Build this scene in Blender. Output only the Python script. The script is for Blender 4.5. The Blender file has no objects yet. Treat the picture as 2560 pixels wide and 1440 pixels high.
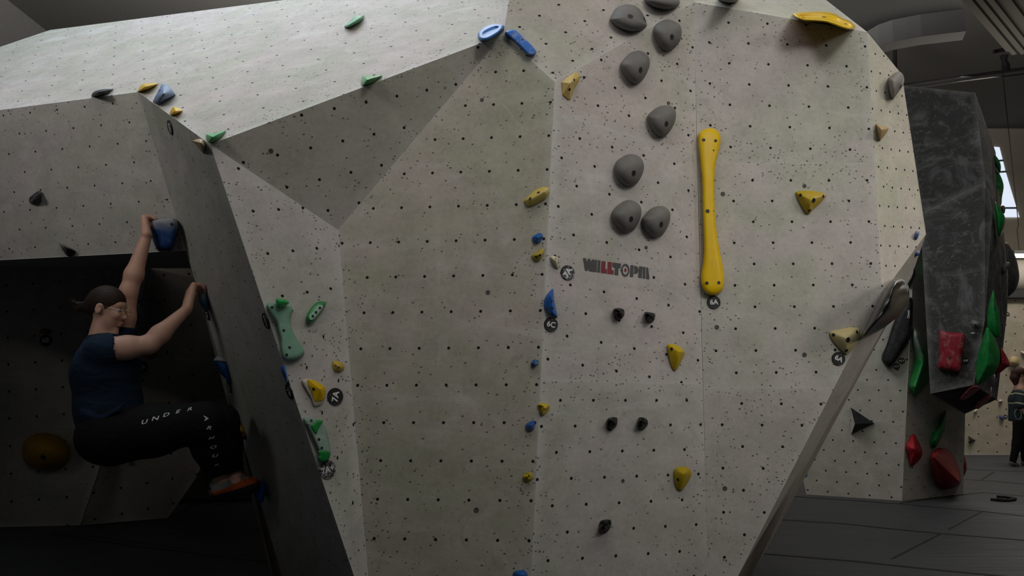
import bpy, bmesh, math, random
import numpy as np
from mathutils import Vector, Matrix
from mathutils.bvhtree import BVHTree
random.seed(7)
scene = bpy.context.scene
col = scene.collection
# ---------------------------------------------------------------- camera
F, CX, CY, H0 = 1850.0, 1280.0, 720.0, 1.1
TH = math.radians(8.6); CT, ST = math.cos(TH), math.sin(TH)
EYE = Vector((0, 0, H0))
cam_d = bpy.data.cameras.new('camera'); cam = bpy.data.objects.new('camera', cam_d); col.objects.link(cam)
cam.location = EYE; cam.rotation_euler = (math.pi/2+TH, 0, 0)
cam_d.sensor_width = 36; cam_d.lens = 36*F/2560; cam_d.clip_end = 200
scene.camera = cam
def ray(u, v):
    a = (u-CX)/F; b = (CY-v)/F
    return Vector((a, CT-b*ST, ST+b*CT))
def at(u, v, Y):
    d = ray(u, v); return EYE+d*(Y/d.y)
def atz(u, v, z):
    d = ray(u, v); return EYE+d*((z-H0)/d.z)
class Plane:
    def __init__(s, a, b, c):
        s.n = (b-a).cross(c-a).normalized()
        if s.n.dot(EYE-a) < 0: s.n = -s.n
        s.o = a.copy()
    def hit(s, u, v, off=0.0):
        d = ray(u, v); k = (s.o+s.n*off-EYE).dot(s.n)/d.dot(s.n)
        return EYE+d*k
    def basis(s, u, v):
        p = s.hit(u, v); x = (s.hit(u+4, v)-p); x = (x-s.n*x.dot(s.n)).normalized()
        y = s.n.cross(x)
        return p, x, y
def view_plane(Y, u=1280, v=720):
    p = at(u, v, Y); n = -(ray(u, v).normalized())
    q = Plane(p, p+n.orthogonal(), p+n.cross(n.orthogonal())); return q
# ---------------------------------------------------------------- object helpers
def link(o, parent=None):
    col.objects.link(o)
    if parent is not None: o.parent = parent
    return o
def tag(o, label, cat=None, group=None, kind=None):
    if label: o['label'] = label
    if cat: o['category'] = cat
    if group: o['group'] = group
    if kind: o['kind'] = kind
    return o
def empty(name, loc=(0, 0, 0)):
    o = bpy.data.objects.new(name, None); o.location = loc; o.empty_display_size = .1
    return link(o)
def mesh_obj(name, verts, faces, mat, parent=None, smooth=False, org=None):
    """verts in world space; the object's origin goes to org (or stays with the parent's location)"""
    off = Vector(org) if org is not None else Vector((0, 0, 0))
    pl = parent_world(parent) if parent is not None else Vector((0, 0, 0))
    base = off if org is not None else pl
    me = bpy.data.meshes.new(name)
    me.from_pydata([tuple(Vector(v)-base) for v in verts], [], faces)
    me.validate(); me.update()
    if smooth: me.polygons.foreach_set('use_smooth', [True]*len(me.polygons))
    if mat: me.materials.append(mat)
    o = bpy.data.objects.new(name, me); link(o, parent)
    o.location = base-pl
    return o
def parent_world(p):
    v = Vector((0, 0, 0))
    while p is not None: v += p.location; p = p.parent
    return v
def fix_normals(o):
    bm = bmesh.new(); bm.from_mesh(o.data); bmesh.ops.recalc_face_normals(bm, faces=bm.faces); bm.to_mesh(o.data); bm.free()
def box(name, lo, hi, mat, parent=None, kind=None):
    x0, y0, z0 = lo; x1, y1, z1 = hi
    vs = [(x0,y0,z0),(x1,y0,z0),(x1,y1,z0),(x0,y1,z0),(x0,y0,z1),(x1,y0,z1),(x1,y1,z1),(x0,y1,z1)]
    fs = [(0,3,2,1),(4,5,6,7),(0,1,5,4),(1,2,6,5),(2,3,7,6),(3,0,4,7)]
    o = mesh_obj(name, vs, fs, mat, parent)
    if kind: o['kind'] = kind
    return o
def tube_mesh(pts, r, n=10):
    vs, fs = [], []
    up = Vector((.13, .2, 1)).normalized()
    for i, p in enumerate(pts):
        p = Vector(p)
        d = (Vector(pts[min(i+1, len(pts)-1)])-Vector(pts[max(i-1, 0)])).normalized()
        a = d.cross(up).normalized(); b = d.cross(a)
        rr = r[i] if isinstance(r, (list, tuple)) else r
        for k in range(n):
            t = 2*math.pi*k/n; vs.append(p+a*rr*math.cos(t)+b*rr*math.sin(t))
    for i in range(len(pts)-1):
        for k in range(n):
            k2 = (k+1) % n; fs.append((i*n+k, i*n+k2, (i+1)*n+k2, (i+1)*n+k))
    fs.append(tuple(range(n))); fs.append(tuple((len(pts)-1)*n+k for k in reversed(range(n))))
    return vs, fs
# ---------------------------------------------------------------- materials
class NT:
    def __init__(s, name):
        s.m = bpy.data.materials.new(name); s.m.use_nodes = True
        s.t = s.m.node_tree; s.t.nodes.clear()
        s.out = s.n('ShaderNodeOutputMaterial'); s.b = s.n('ShaderNodeBsdfPrincipled')
        s.l(s.b.outputs[0], s.out.inputs[0])
    def n(s, t, **kw):
        x = s.t.nodes.new(t)
        for k, v in kw.items(): setattr(x, k, v)
        return x
    def l(s, a, b): s.t.links.new(a, b)
    def inp(s, sock, v):
        if isinstance(v, bpy.types.NodeSocket): s.l(v, sock)
        else: sock.default_value = v
    def math(s, op, a, b=0.0, c=None, clamp=False):
        x = s.n('ShaderNodeMath', operation=op, use_clamp=clamp); s.inp(x.inputs[0], a); s.inp(x.inputs[1], b)
        if c is not None: s.inp(x.inputs[2], c)
        return x.outputs[0]
    def noise(s, vec, scale, detail=3, rough=.5, dist=0.0):
        x = s.n('ShaderNodeTexNoise'); s.l(vec, x.inputs['Vector']); x.inputs['Scale'].default_value = scale
        x.inputs['Detail'].default_value = detail; x.inputs['Roughness'].default_value = rough; x.inputs['Distortion'].default_value = dist
        return x.outputs[0]
    def ramp(s, v, a, b):
        x = s.n('ShaderNodeMapRange'); x.clamp = True; s.inp(x.inputs[0], v); x.inputs[1].default_value = a; x.inputs[2].default_value = b
        return x.outputs[0]
    def mix(s, f, a, b):
        x = s.n('ShaderNodeMix', data_type='RGBA'); s.inp(x.inputs[0], f)
        for k, v in ((6, a), (7, b)):
            if isinstance(v, (tuple, list)): v = (*v[:3], 1)
            s.inp(x.inputs[k], v)
        return x.outputs[2]
    def coord(s, which='Object'):
        return s.n('ShaderNodeTexCoord').outputs[which]
    def bump(s, h, strength=.3, dist=.01):
        x = s.n('ShaderNodeBump'); s.inp(x.inputs['Height'], h); x.inputs['Strength'].default_value = strength; x.inputs['Distance'].default_value = dist
        s.l(x.outputs[0], s.b.inputs['Normal'])
def S(hexv):
    r, g, b = [int(hexv[i:i+2], 16)/255 for i in (0, 2, 4)]
    f = lambda c: c/12.92 if c <= .04045 else ((c+.055)/1.055)**2.4
    return (f(r), f(g), f(b))
_mc = {}
def plain(name, c, rough=.6, metal=0.0, spec=.5, emit=None, es=1.0):
    if name in _mc: return _mc[name]
    t = NT(name); t.b.inputs['Base Color'].default_value = (*c, 1); t.b.inputs['Roughness'].default_value = rough
    t.b.inputs['Metallic'].default_value = metal; t.b.inputs['Specular IOR Level'].default_value = spec
    if emit: t.b.inputs['Emission Color'].default_value = (*emit, 1); t.b.inputs['Emission Strength'].default_value = es
    else:
        nz = t.noise(t.coord(), 18, 3); t.l(t.mix(nz, tuple(x*.85 for x in c), tuple(min(1, x*1.12) for x in c)), t.b.inputs['Base Color'])
    _mc[name] = t.m; return t.m
def resin(c, chalk=.25, top=0.0, rough=.5, grain=.25, tr=(.45, .85)):
    """moulded resin of a hold: grain, worn chalk patches; top = chalk rubbed into the upper part"""
    key = ('resin', c, chalk, top, rough, tr)
    if key in _mc: return _mc[key]
    t = NT('hold_resin'); ob = t.coord(); col_ = S(c)
    nz = t.noise(ob, 9, 4, .6); nf = t.noise(ob, 220, 2, .6)
    base = t.mix(nz, tuple(x*.82 for x in col_), tuple(min(1, x*1.06) for x in col_))
    m = t.math('MULTIPLY', t.ramp(t.noise(ob, 16, 5, .65, .5), .48, .72), chalk)
    if top > 0:
        g = t.n('ShaderNodeSeparateXYZ'); t.l(t.coord('Generated'), g.inputs[0])
        zz = t.math('ADD', g.outputs[2], t.math('MULTIPLY', t.math('SUBTRACT', t.noise(ob, 14, 4, .6), .5), .5))
        m = t.math('MAXIMUM', m, t.math('MULTIPLY', t.ramp(zz, *tr), top))
    t.l(t.mix(m, base, (.52, .52, .5)), t.b.inputs['Base Color'])
    t.l(t.math('ADD', t.math('MULTIPLY', m, .35), rough, clamp=True), t.b.inputs['Roughness'])
    t.b.inputs['Specular IOR Level'].default_value = .28 if rough > .3 else .5
    t.bump(nf, grain, .0015)
    _mc[key] = t.m; return t.m
def chalkmix(tn, base, ob, chalk_amt):
    streak = tn.n('ShaderNodeMapping'); streak.inputs['Rotation'].default_value = (0, 0, .5); streak.inputs['Scale'].default_value = (1, 5, 1)
    tn.l(ob, streak.inputs[0])
    s1 = tn.ramp(tn.noise(streak.outputs[0], 1.6, 4, .62, .8), .56, .74)
    s2 = tn.ramp(tn.noise(ob, 3.2, 4, .6, 1.6), .57, .72)
    return tn.mix(tn.math('MULTIPLY', tn.math('ADD', tn.math('MULTIPLY', s1, .8), tn.math('MULTIPLY', s2, .75)), chalk_amt), base, (.62, .61, .6))
def panel_mat(name, tint, alen, blen, stag, edges, seed, r=.008, pits=1.0, dark=False, chalk=.35, light_edge=.75, holes=1.0):
    """climbing panel: textured resin/concrete paint, rows of bolt holes, chipped pits crowding the edges"""
    t = NT(name)
    met = t.n('ShaderNodeUVMap', uv_map='met').outputs[0]; lat = t.n('ShaderNodeUVMap', uv_map='lat').outputs[0]
    mv = t.n('ShaderNodeVectorMath', operation='ADD'); t.l(met, mv.inputs[0]); mv.inputs[1].default_value = (seed*3.7, seed*1.9, seed)
    ob = mv.outputs[0]
    # colour patches
    n1 = t.ramp(t.noise(ob, 1.5, 3, .6, .7), .38, .62); n2 = t.noise(ob, 6, 5, .65); n3 = t.noise(ob, 45, 2, .7)
    warm = tuple(x*k for x, k in zip(tint, (1.045, .99, .985))); cool = tuple(x*k for x, k in zip(tint, (.91, .945, .835)))
    base = t.mix(n1, warm, cool)
    k = t.math('ADD', .52, t.math('ADD', t.math('MULTIPLY', n2, .62), t.math('MULTIPLY', n3, .34)))
    mm = t.n('ShaderNodeVectorMath', operation='SCALE'); t.l(base, mm.inputs[0]); t.l(k, mm.inputs['Scale'])
    base = mm.outputs[0]
    if dark:
        d1 = t.math('MAXIMUM', t.ramp(t.noise(ob, 2.6, 8, .7, 1.6), .50, .72), t.math('MULTIPLY', t.ramp(t.noise(ob, 7, 5, .7, 2.5), .56, .66), .6))
        base = t.mix(t.math('MULTIPLY', d1, .8), base, tuple(min(1, x*4.2) for x in tint))
    dk = t.math('MULTIPLY', t.ramp(t.noise(ob, 5.5, 5, .72, 2.2), .58, .76), .38)
    base = t.mix(dk, base, tuple(x*.42 for x in tint))
    base = chalkmix(t, base, ob, chalk)
    # distance to the panel's edges
    near = None; light = None
    for (nx, ny, c, w, tm, hl) in edges:
        dp = t.n('ShaderNodeVectorMath', operation='DOT_PRODUCT'); t.l(met, dp.inputs[0]); dp.inputs[1].default_value = (nx, ny, 0)
        d = t.math('ABSOLUTE', t.math('ADD', dp.outputs['Value'], c))
        dt = t.n('ShaderNodeVectorMath', operation='DOT_PRODUCT'); t.l(met, dt.inputs[0]); dt.inputs[1].default_value = (ny, -nx, 0)
        ov = t.math('MAXIMUM', t.math('SUBTRACT', t.math('ABSOLUTE', t.math('SUBTRACT', dt.outputs['Value'], tm)), hl), 0.0)
        d = t.math('SQRT', t.math('ADD', t.math('MULTIPLY', d, d), t.math('MULTIPLY', ov, ov)))
        near = d if near is None else t.math('MINIMUM', near, d)
        if w > 0:
            e = t.math('MULTIPLY', t.ramp(d, .009, .002), w)
            e2 = t.math('MULTIPLY', t.ramp(d, .06, .0), w*.6)
            e = t.math('MAXIMUM', e, e2)
            light = e if light is None else t.math('MAXIMUM', light, e)
    # pits
    vo = t.n('ShaderNodeTexVoronoi'); vo.inputs['Scale'].default_value = 50
    sc = t.n('ShaderNodeMapping'); sc.inputs['Scale'].default_value = (1, 1.5, 1); sc.inputs['Rotation'].default_value = (0, 0, .25)
    t.l(ob, sc.inputs[0]); t.l(sc.outputs[0], vo.inputs['Vector'])
    rnd = t.n('ShaderNodeSeparateColor'); t.l(vo.outputs['Color'], rnd.inputs[0])
    dens = t.math('MULTIPLY', t.ramp(t.noise(ob, 2.1, 3, .6), .38, .75), .16)
    if near is not None:
        dens = t.math('ADD', dens, t.math('MULTIPLY', t.math('MULTIPLY', t.ramp(near, .2, .01), t.ramp(t.noise(ob, 3.4, 2), .3, .6)), .6))
    dens = t.math('MULTIPLY', t.math('ADD', dens, .085), pits)
    rad = t.math('MULTIPLY', t.math('ADD', rnd.outputs[1], .5), .21)
    pit = t.math('MULTIPLY', t.math('LESS_THAN', rnd.outputs[0], dens), t.math('LESS_THAN', vo.outputs['Distance'], rad))
    # bolt holes
    sp = t.n('ShaderNodeSeparateXYZ'); t.l(lat, sp.inputs[0])
    hole = None
    for off in ((0, .5) if stag else (0,)):
        du = t.math('SUBTRACT', t.math('FRACT', t.math('ADD', sp.outputs[0], .5+off)), .5)
        dv = t.math('SUBTRACT', t.math('FRACT', t.math('ADD', sp.outputs[1], .5+off)), .5)
        q = t.math('SQRT', t.math('ADD', t.math('POWER', t.math('MULTIPLY', du, alen), 2), t.math('POWER', t.math('MULTIPLY', dv, blen), 2)))
        ms = t.ramp(q, r, r*.8)
        hole = ms if hole is None else t.math('MAXIMUM', hole, ms)
    if light is not None: base = t.mix(t.math('MULTIPLY', light, light_edge), base, (.66, .66, .64))
    base = t.mix(t.math('MULTIPLY', pit, .85), base, tuple(x*.16 for x in tint))
    if holes: base = t.mix(hole, base, (.008, .008, .008))
    t.l(base, t.b.inputs['Base Color']); t.b.inputs['Roughness'].default_value = .82; t.b.inputs['Specular IOR Level'].default_value = .25
    h = t.math('SUBTRACT', t.math('ADD', t.math('MULTIPLY', n2, .25), t.math('MULTIPLY', n3, .12)), t.math('ADD', pit, t.math('MULTIPLY', hole, 2.0)))
    t.bump(h, .4, .006)
    return t.m
def panel(name, parent, plane, poly, lattice, tint, seed, stag=False, edge_w=None, thick=.003, px=True, **kw):
    """a flat facet of the climbing wall; poly is a list of pixels on the plane (px) or of points"""
    P = [plane.hit(*p) if px else p for p in poly]
    n = plane.n; c0 = sum(P, Vector())/len(P)
    if lattice:
        (O, a0, a1, na, b0, b1, nb) = lattice
        A = (plane.hit(*a1)-plane.hit(*a0))/na; B = (plane.hit(*b1)-plane.hit(*b0))/nb; O = plane.hit(*O)
    else:
        x = Vector((1, 0, 0)); A = (x-n*x.dot(n)).normalized()*.2; B = n.cross(A).normalized()*.2; O = c0
    ex = A.normalized(); ey = n.cross(ex)
    m2 = np.array([[A.dot(ex), B.dot(ex)], [A.dot(ey), B.dot(ey)]]); inv = np.linalg.inv(m2)
    met = lambda p: ((p-O).dot(ex), (p-O).dot(ey))
    edges = []
    for i in range(len(P)):
        w = 1.0 if edge_w is None else edge_w[i]
        if w < 0: continue
        p, q = met(P[i]), met(P[(i+1) % len(P)])
        dx, dy = q[0]-p[0], q[1]-p[1]; L = math.hypot(dx, dy)
        if L < .05: continue
        nx, ny = -dy/L, dx/L; ta, tb = ny*p[0]-nx*p[1], ny*q[0]-nx*q[1]; edges.append((nx, ny, -(nx*p[0]+ny*p[1]), w, (ta+tb)/2, abs(tb-ta)/2))
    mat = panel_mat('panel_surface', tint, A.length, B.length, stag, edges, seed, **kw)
    # orientation: front face towards the viewer
    nn = Vector((0, 0, 0))
    for i in range(len(P)): nn += (P[i]-c0).cross(P[(i+1) % len(P)]-c0)
    if nn.dot(n) < 0: P = P[::-1]
    k = len(P); V = P+[p-n*thick for p in P]
    Fs = [tuple(range(k)), tuple(reversed(range(k, 2*k)))]+[(i, k+i, k+(i+1) % k, (i+1) % k) for i in range(k)]
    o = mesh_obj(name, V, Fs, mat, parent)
    me = o.data; u1 = me.uv_layers.new(name='met'); u2 = me.uv_layers.new(name='lat')
    pl = parent_world(parent)
    for lp in me.loops:
        w = me.vertices[lp.vertex_index].co+pl
        a, b = met(w); u1.data[lp.index].uv = (a, b)
        ij = inv @ np.array([a, b]); u2.data[lp.index].uv = (ij[0], ij[1])
    return o
# ---------------------------------------------------------------- geometry of the near boulder (metres, from measured corners)
B_ = at(345, 230, 3.9)

PS = Plane(B_, B_+Vector((-.97, .243, 0)), B_+Vector((.243, .97, 1.08)))   # top slab
A_ = PS.hit(0, 275); C_ = PS.hit(525, 361); D_ = PS.hit(1258, 87)
G_ = at(1735, 5, 3.75); GB = at(1770, 1440, 3.75)
GB = Vector((G_.x, G_.y, -.05))
Fp = at(1388, 205, 3.5)
P1 = Plane(Fp, G_, G_-Vector((0, 0, 1)))
P2 = Plane(G_, G_-Vector((0, 0, 1)), G_+Vector((1, .03, 0)))
PS2 = Plane(D_, Fp, G_)
R0 = P1.hit(1322, 1440)
PM = Plane(D_, Fp, R0)
E_ = PM.hit(845, 575); E0 = PM.hit(920, 1440)
PT = Plane(C_, D_, E_); PL2 = Plane(C_, E_, E0)
L20 = PL2.hit(885, 1440)
PL1 = Plane(B_, C_, L20)
W1 = PL1.hit(465, 625)
PW = Plane(A_, B_, W1)
H_ = P2.hit(2168, 80); K_ = P2.hit(2205, 735)
Q_ = P2.hit(1845, 1440)
PU = Plane(Q_, K_, at(2090, 1040, 3.98))
J_ = PU.hit(2315, 585)
P3 = Plane(H_, K_, J_)
PS3 = Plane(G_, H_, G_+Vector((-.1, .8, .75)))
if 0:
    for k in 'A_ B_ C_ D_ G_ Fp R0 E_ E0 L20 W1 H_ K_ J_ Q_'.split(): print('PT', k, [round(x, 2) for x in globals()[k]])
    for k in 'PS PS2 PS3 PT PM PL1 PL2 PW P1 P2 P3 PU'.split(): print('PL', k, [round(x, 2) for x in globals()[k].n])
# ---------------------------------------------------------------- near boulder
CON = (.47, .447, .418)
boulder = empty('climbing_wall', (0, 3.6, 0))
tag(boulder, 'large pale grey faceted bouldering wall with bolt holes, filling the middle of the gym', 'climbing wall')
def L(O, a0, a1, na, b0, b1, nb): return (O, a0, a1, na, b0, b1, nb)
def c(ox, oy, s, pts): return [(ox+x/s, oy+y/s) for x, y in pts]
PAN = []
def pan(nm, *a, **k):
    o = panel(nm, boulder, *a, **k); PAN.append(o); return o
# top slabs
pan('slab_panel', PS, [(-260, 312), (0, 275), (345, 230), (525, 361), (1258, 87), (1272, 0), (1290, -150), (700, -70), (710, 0), (125, 75), (-260, 205)],
    L((423.9, 75.6), (423.9, 75.6), (704.7, 23.6), 4, (939.2, 80), (1018.6, 154.4), 3), CON, 1, pits=.8, chalk=.5, edge_w=[.6, .6, .6, .6, .3, 0, 0, 0, 0, 0, 0])
pan('slab_panel', PS2, [(1258, 87), (1388, 205), (1735, 5), (1760, -150), (1290, -150), (1272, 0)],
    L((1299, 67.5), (1299, 67.5), (1431.7, 152), 2, (1397, 12), (1299, 67.5), 2), CON, 2, pits=.8, edge_w=[.8, .5, 0, 0, 0, .3])
pan('slab_panel', PS3, [(1735, 5), (2168, 80), (2065, 0), (1960, -60), (1740, -90)],
    L((1910, 2), (1910, 2), (2001, 12.5), 1, (1910, 2), (1902, 60), 1), CON, 3, pits=.6, edge_w=[.7, .4, 0, 0, 0])
# dark overhanging triangle
pan('overhang_panel', PT, [(525, 361), (1258, 87), (845, 575)],
    L((754, 288), (754, 288), (1067, 225.6), 4, (832.5, 268.9), (853.6, 350), 1), CON, 4, pits=.55, chalk=.2, edge_w=[0, .25, .2])
# centre face
pan('face_panel', PM, [(1258, 87), (1388, 205), (1316, 1690), (932, 1690), (920, 1440), (845, 575)],
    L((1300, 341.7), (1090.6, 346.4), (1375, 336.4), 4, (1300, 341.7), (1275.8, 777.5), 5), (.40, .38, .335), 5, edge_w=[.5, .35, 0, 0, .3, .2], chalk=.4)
# nose facets
pan('face_panel', PL2, [(525, 361), (845, 575), (866, 796), (685.6, 842)],
    L((632.8, 527.8), (600, 600), (666, 594), 1, (632.8, 527.8), (706, 740), 2), (.47, .455, .44), 6, edge_w=[.5, .4, .4, 0.8], chalk=.4)
pan('face_panel', PL2, [(685.6, 842), (866, 796), (920, 1440), (928, 1690), (920, 1690), (885, 1440)],
    L((808.8, 841.7), (808.8, 841.7), (766.9, 919), 1, (766.9, 919), (843.7, 1144.7), 2), (.46, .45, .425), 7, edge_w=[.4, .5, 0, 0, 0, .8], chalk=.5)
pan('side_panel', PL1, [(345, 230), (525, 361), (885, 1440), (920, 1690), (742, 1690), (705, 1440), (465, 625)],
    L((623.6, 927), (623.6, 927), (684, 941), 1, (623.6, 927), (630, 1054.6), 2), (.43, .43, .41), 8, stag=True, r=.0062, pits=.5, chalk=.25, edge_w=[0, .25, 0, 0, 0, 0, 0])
pan('face_panel', PW, [(-260, 312), (0, 275), (345, 230), (465, 625), (0, 650), (-260, 663)],
    L((265, 412.2), (265, 412.2), (335.3, 406), 1, (265, 412.2), (277, 509.7), 1), (.44, .425, .41), 9, stag=True, r=.0062, pits=.6, chalk=.45, edge_w=[0, .2, .2, .2, .2, 0])
# column face
pan('column_panel', P1, [(1388, 205), (1735, 5), (1742, 386), (1480, 310), (1383, 281)],
    L((1460, 193.6), (1460, 193.6), (1687.5, 270), 3, (1460, 193.6), (1451.4, 309.8), 1), CON, 10, stag=True, edge_w=[.3, .35, .35, .35, .9])
pan('column_panel', P1, [(1383, 281), (1480, 310), (1742, 386), (1757, 959), (1348, 951)],
    L((1449.4, 346.4), (1449.4, 346.4), (1609, 389), 2, (1449.4, 346.4), (1433.9, 587.5), 2), (.475, .45, .44), 11, stag=True, edge_w=[.35, .35, .35, .5, 1.0], chalk=.5)
pan('column_panel', P1, [(1348, 951), (1757, 959), (1770, 1440), (1774, 1690), (1316, 1690), (1322, 1440)],
    L((1401, 1001), (1401, 1001), (1717, 1001), 4, (1401, 1001), (1370, 1401.8), 3), (.45, .435, .42), 12, stag=True, edge_w=[.5, .3, 0, 0, 0, 1.0], chalk=.45)
# right face
Qx = lambda y: 2205-(y-735)*(2205-1845)/(1440-735)
pan('face_panel', P2, [(1735, 5), (2168, 80), (2186, 408), (1744, 408)],
    L((1871, 108.6), (1871, 108.6), (2065.6, 113.6), 2, (1872.8, 213), (1875, 317.5), 1), (.475, .452, .44), 13, stag=True, edge_w=[.3, .6, .25, .3], chalk=.25, pits=1.1)
pan('face_panel', P2, [(1744, 408), (2186, 408), (2205, 735), (Qx(970), 970), (1758, 970)],
    L((1977, 451), (1977, 451), (2167.8, 451), 2, (1977, 451), (1985.8, 766.7), 3), (.47, .455, .435), 14, stag=True, edge_w=[.25, .5, .4, .4, .3], chalk=.3, pits=1.1)
pan('face_panel', P2, [(1758, 970), (Qx(970), 970), (1845, 1440), (1774, 1690), (1770, 1440)],
    L((1856.4, 1116.4), (1856.4, 1116.4), (1956.5, 1117), 1, (1856.4, 1116.4), (1858.7, 1225.8), 1), (.45, .43, .41), 15, stag=True, edge_w=[.3, .4, 0, 0, .3], chalk=.3, pits=1.1)
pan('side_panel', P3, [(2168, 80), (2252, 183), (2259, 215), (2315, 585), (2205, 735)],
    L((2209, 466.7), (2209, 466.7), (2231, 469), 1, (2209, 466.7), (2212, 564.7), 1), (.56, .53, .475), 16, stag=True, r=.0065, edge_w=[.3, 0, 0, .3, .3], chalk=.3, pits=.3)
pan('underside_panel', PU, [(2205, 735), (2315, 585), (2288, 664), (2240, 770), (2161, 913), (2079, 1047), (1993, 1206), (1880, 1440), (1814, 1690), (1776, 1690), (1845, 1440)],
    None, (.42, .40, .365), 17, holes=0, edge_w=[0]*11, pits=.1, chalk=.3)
# closing walls behind the slabs, added unseen to seal the block against stray light
def solid(nm, pts, mat): 
    o = mesh_obj(nm, pts, [tuple(range(len(pts)))], mat, boulder); return o
back_m = plain('plywood_back', (.28, .24, .19), .8)
top1 = PS.hit(125, 75); top2 = PS.hit(710, 0); top0 = PS.hit(-260, 205)
plug_m = plain('anchor_plug', (.07, .068, .062), .7)
for pl, u, v, r_ in [(P2,2011,465,.011),(P2,1807,485,.012),(P2,1792,818,.012),(P2,2011,887,.012),(P2,1812,1221,.012),(PM,1220,731,.011),(PM,1191,1275,.012),(PM,1205,250,.010),(PT,677,377,.011),(P1,1615,619,.009),(P1,1671,258,.010),(P1,1557,1202,.009)]:
    p_, x_, y_ = pl.basis(u, v); N_ = 16
    V_ = [p_+(x_*math.cos(a)+y_*math.sin(a))*r_*s_+pl.n*h_ for s_, h_ in ((1, .0015), (.7, .003), (.4, .001)) for a in [2*math.pi*k/N_ for k in range(N_)]]
    mesh_obj('anchor_plug', V_, [(i*N_+k, i*N_+(k+1) % N_, (i+1)*N_+(k+1) % N_, (i+1)*N_+k) for i in range(2) for k in range(N_)]+[tuple(range(2*N_, 3*N_))], plug_m, boulder, True)
# ---------------------------------------------------------------- recess under the left face
W0 = PW.hit(-260, 663); W1p = PW.hit(465, 625)
RB = 6.7
zr = 2.3
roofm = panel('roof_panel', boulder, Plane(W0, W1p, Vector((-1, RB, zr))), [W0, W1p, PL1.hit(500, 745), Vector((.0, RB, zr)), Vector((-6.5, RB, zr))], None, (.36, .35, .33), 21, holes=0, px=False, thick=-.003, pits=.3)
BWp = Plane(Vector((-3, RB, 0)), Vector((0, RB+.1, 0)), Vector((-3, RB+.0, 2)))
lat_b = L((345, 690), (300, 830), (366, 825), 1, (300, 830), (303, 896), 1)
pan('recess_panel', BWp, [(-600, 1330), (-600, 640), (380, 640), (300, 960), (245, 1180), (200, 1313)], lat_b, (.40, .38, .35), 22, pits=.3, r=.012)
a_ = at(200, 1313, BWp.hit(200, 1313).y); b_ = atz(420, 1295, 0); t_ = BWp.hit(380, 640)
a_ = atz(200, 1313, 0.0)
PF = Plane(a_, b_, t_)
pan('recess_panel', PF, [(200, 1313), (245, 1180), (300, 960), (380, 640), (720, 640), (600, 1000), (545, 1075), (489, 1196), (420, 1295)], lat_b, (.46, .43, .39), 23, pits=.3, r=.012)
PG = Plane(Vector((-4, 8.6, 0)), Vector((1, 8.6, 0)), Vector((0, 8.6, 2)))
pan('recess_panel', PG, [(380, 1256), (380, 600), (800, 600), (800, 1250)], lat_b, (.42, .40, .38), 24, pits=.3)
# hidden closing sides of the block, added to keep the recess dark
e1 = [PL1.hit(705, 1440), PL1.hit(742, 1690)]
solid('hidden_panel', [PL1.hit(600, 1084), PL1.hit(742, 1690), Vector((-.55, 5.0, -.3)), Vector((-.6, 8.6, 0)), Vector((-.4, 8.6, 3.2)), PL1.hit(480, 660)], back_m)
solid('hidden_panel', [PS.hit(-260, 205), PS.hit(710, 0), PS.hit(1280, -150), Vector((1.5, 6.6, 4.2)), Vector((1.5, 6.9, 3.2)), Vector((-8, 6.9, 3.2))], back_m)
solid('hidden_panel', [P2.hit(1845, 1440), PU.hit(1880, 1440), Vector((1.3, 5.2, 0)), Vector((1.6, 6.4, 0)), Vector((1.6, 6.4, 4)), PU.hit(2240, 770)], back_m)
solid('hidden_panel', [Vector((1.5, 6.9, 3.2)), Vector((-8, 6.9, 3.2)), Vector((-8, 8.7, 3.0)), Vector((1.5, 8.7, 3.0))], back_m)  # unseen cover added to stop the skylight leaking in behind the recess
solid('hidden_panel', [Vector((1.5, 6.6, 4.2)), Vector((1.5, 6.9, 3.2)), Vector((1.5, 8.7, 3.0)), Vector((1.5, 8.7, 0)), Vector((1.5, 6.0, 0))], back_m)  # side of that added cover, also out of view to block light
# ---------------------------------------------------------------- holds
def smooth_outline(pts, sub):
    out = []; n = len(pts)
    for i in range(n):
        p0, p1, p2, p3 = [Vector(pts[(i+k-1) % n]) for k in range(4)]
        for j in range(sub):
            t = j/sub
            out.append(.5*((2*p1)+(-p0+p2)*t+(2*p0-5*p1+4*p2-p3)*t*t+(-p0+3*p1-3*p2+p3)*t**3))
    return [(q.x, q.y) for q in out]
def near_spine(p, sp):
    p = Vector(p)
    if len(sp) == 1: return Vector(sp[0])
    best = None
    for a, b in zip(sp, sp[1:]):
        a, b = Vector(a), Vector(b); t = max(0, min(1, (p-a).dot(b-a)/(b-a).length_squared)); q = a.lerp(b, t)
        if best is None or (q-p).length < (best-p).length: best = q
    return best
PROF = {
 'dome': [(math.cos(f), math.sin(f)) for f in [i*math.pi/2/11 for i in range(12)]],
 'round': [(1, 0), (1.0, .22), (.985, .42), (.95, .62), (.88, .78), (.78, .89), (.62, .96), (.42, .99), (.2, 1), (.03, 1)],
 'pyr': [(1, 0), (.99, .1), (.94, .2), (.82, .35), (.65, .53), (.48, .70), (.32, .84), (.18, .93), (.07, .98), (.0, 1)],
 'facet': [(1, 0), (.96, .12), (.05, 1), (0, 1.02)],
 'ring': [(1, 0), (1.0, .3), (.96, .6), (.86, .9), (.76, 1), (.64, .97), (.55, .8), (.5, .62), (.3, .58), (.03, .58)],
 'slot': [(1, 0), (.99, .35), (.95, .62), (.85, .85), (.7, .97), (.55, 1), (.38, .96), (.25, .9), (.1, .84), (.02, .83)],
}
HOLDS = []
dark_hole = plain('bolt_hole', (.012, .011, .01), .5)
steel = plain('bolt_steel', (.18, .17, .16), .35, .9)
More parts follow.
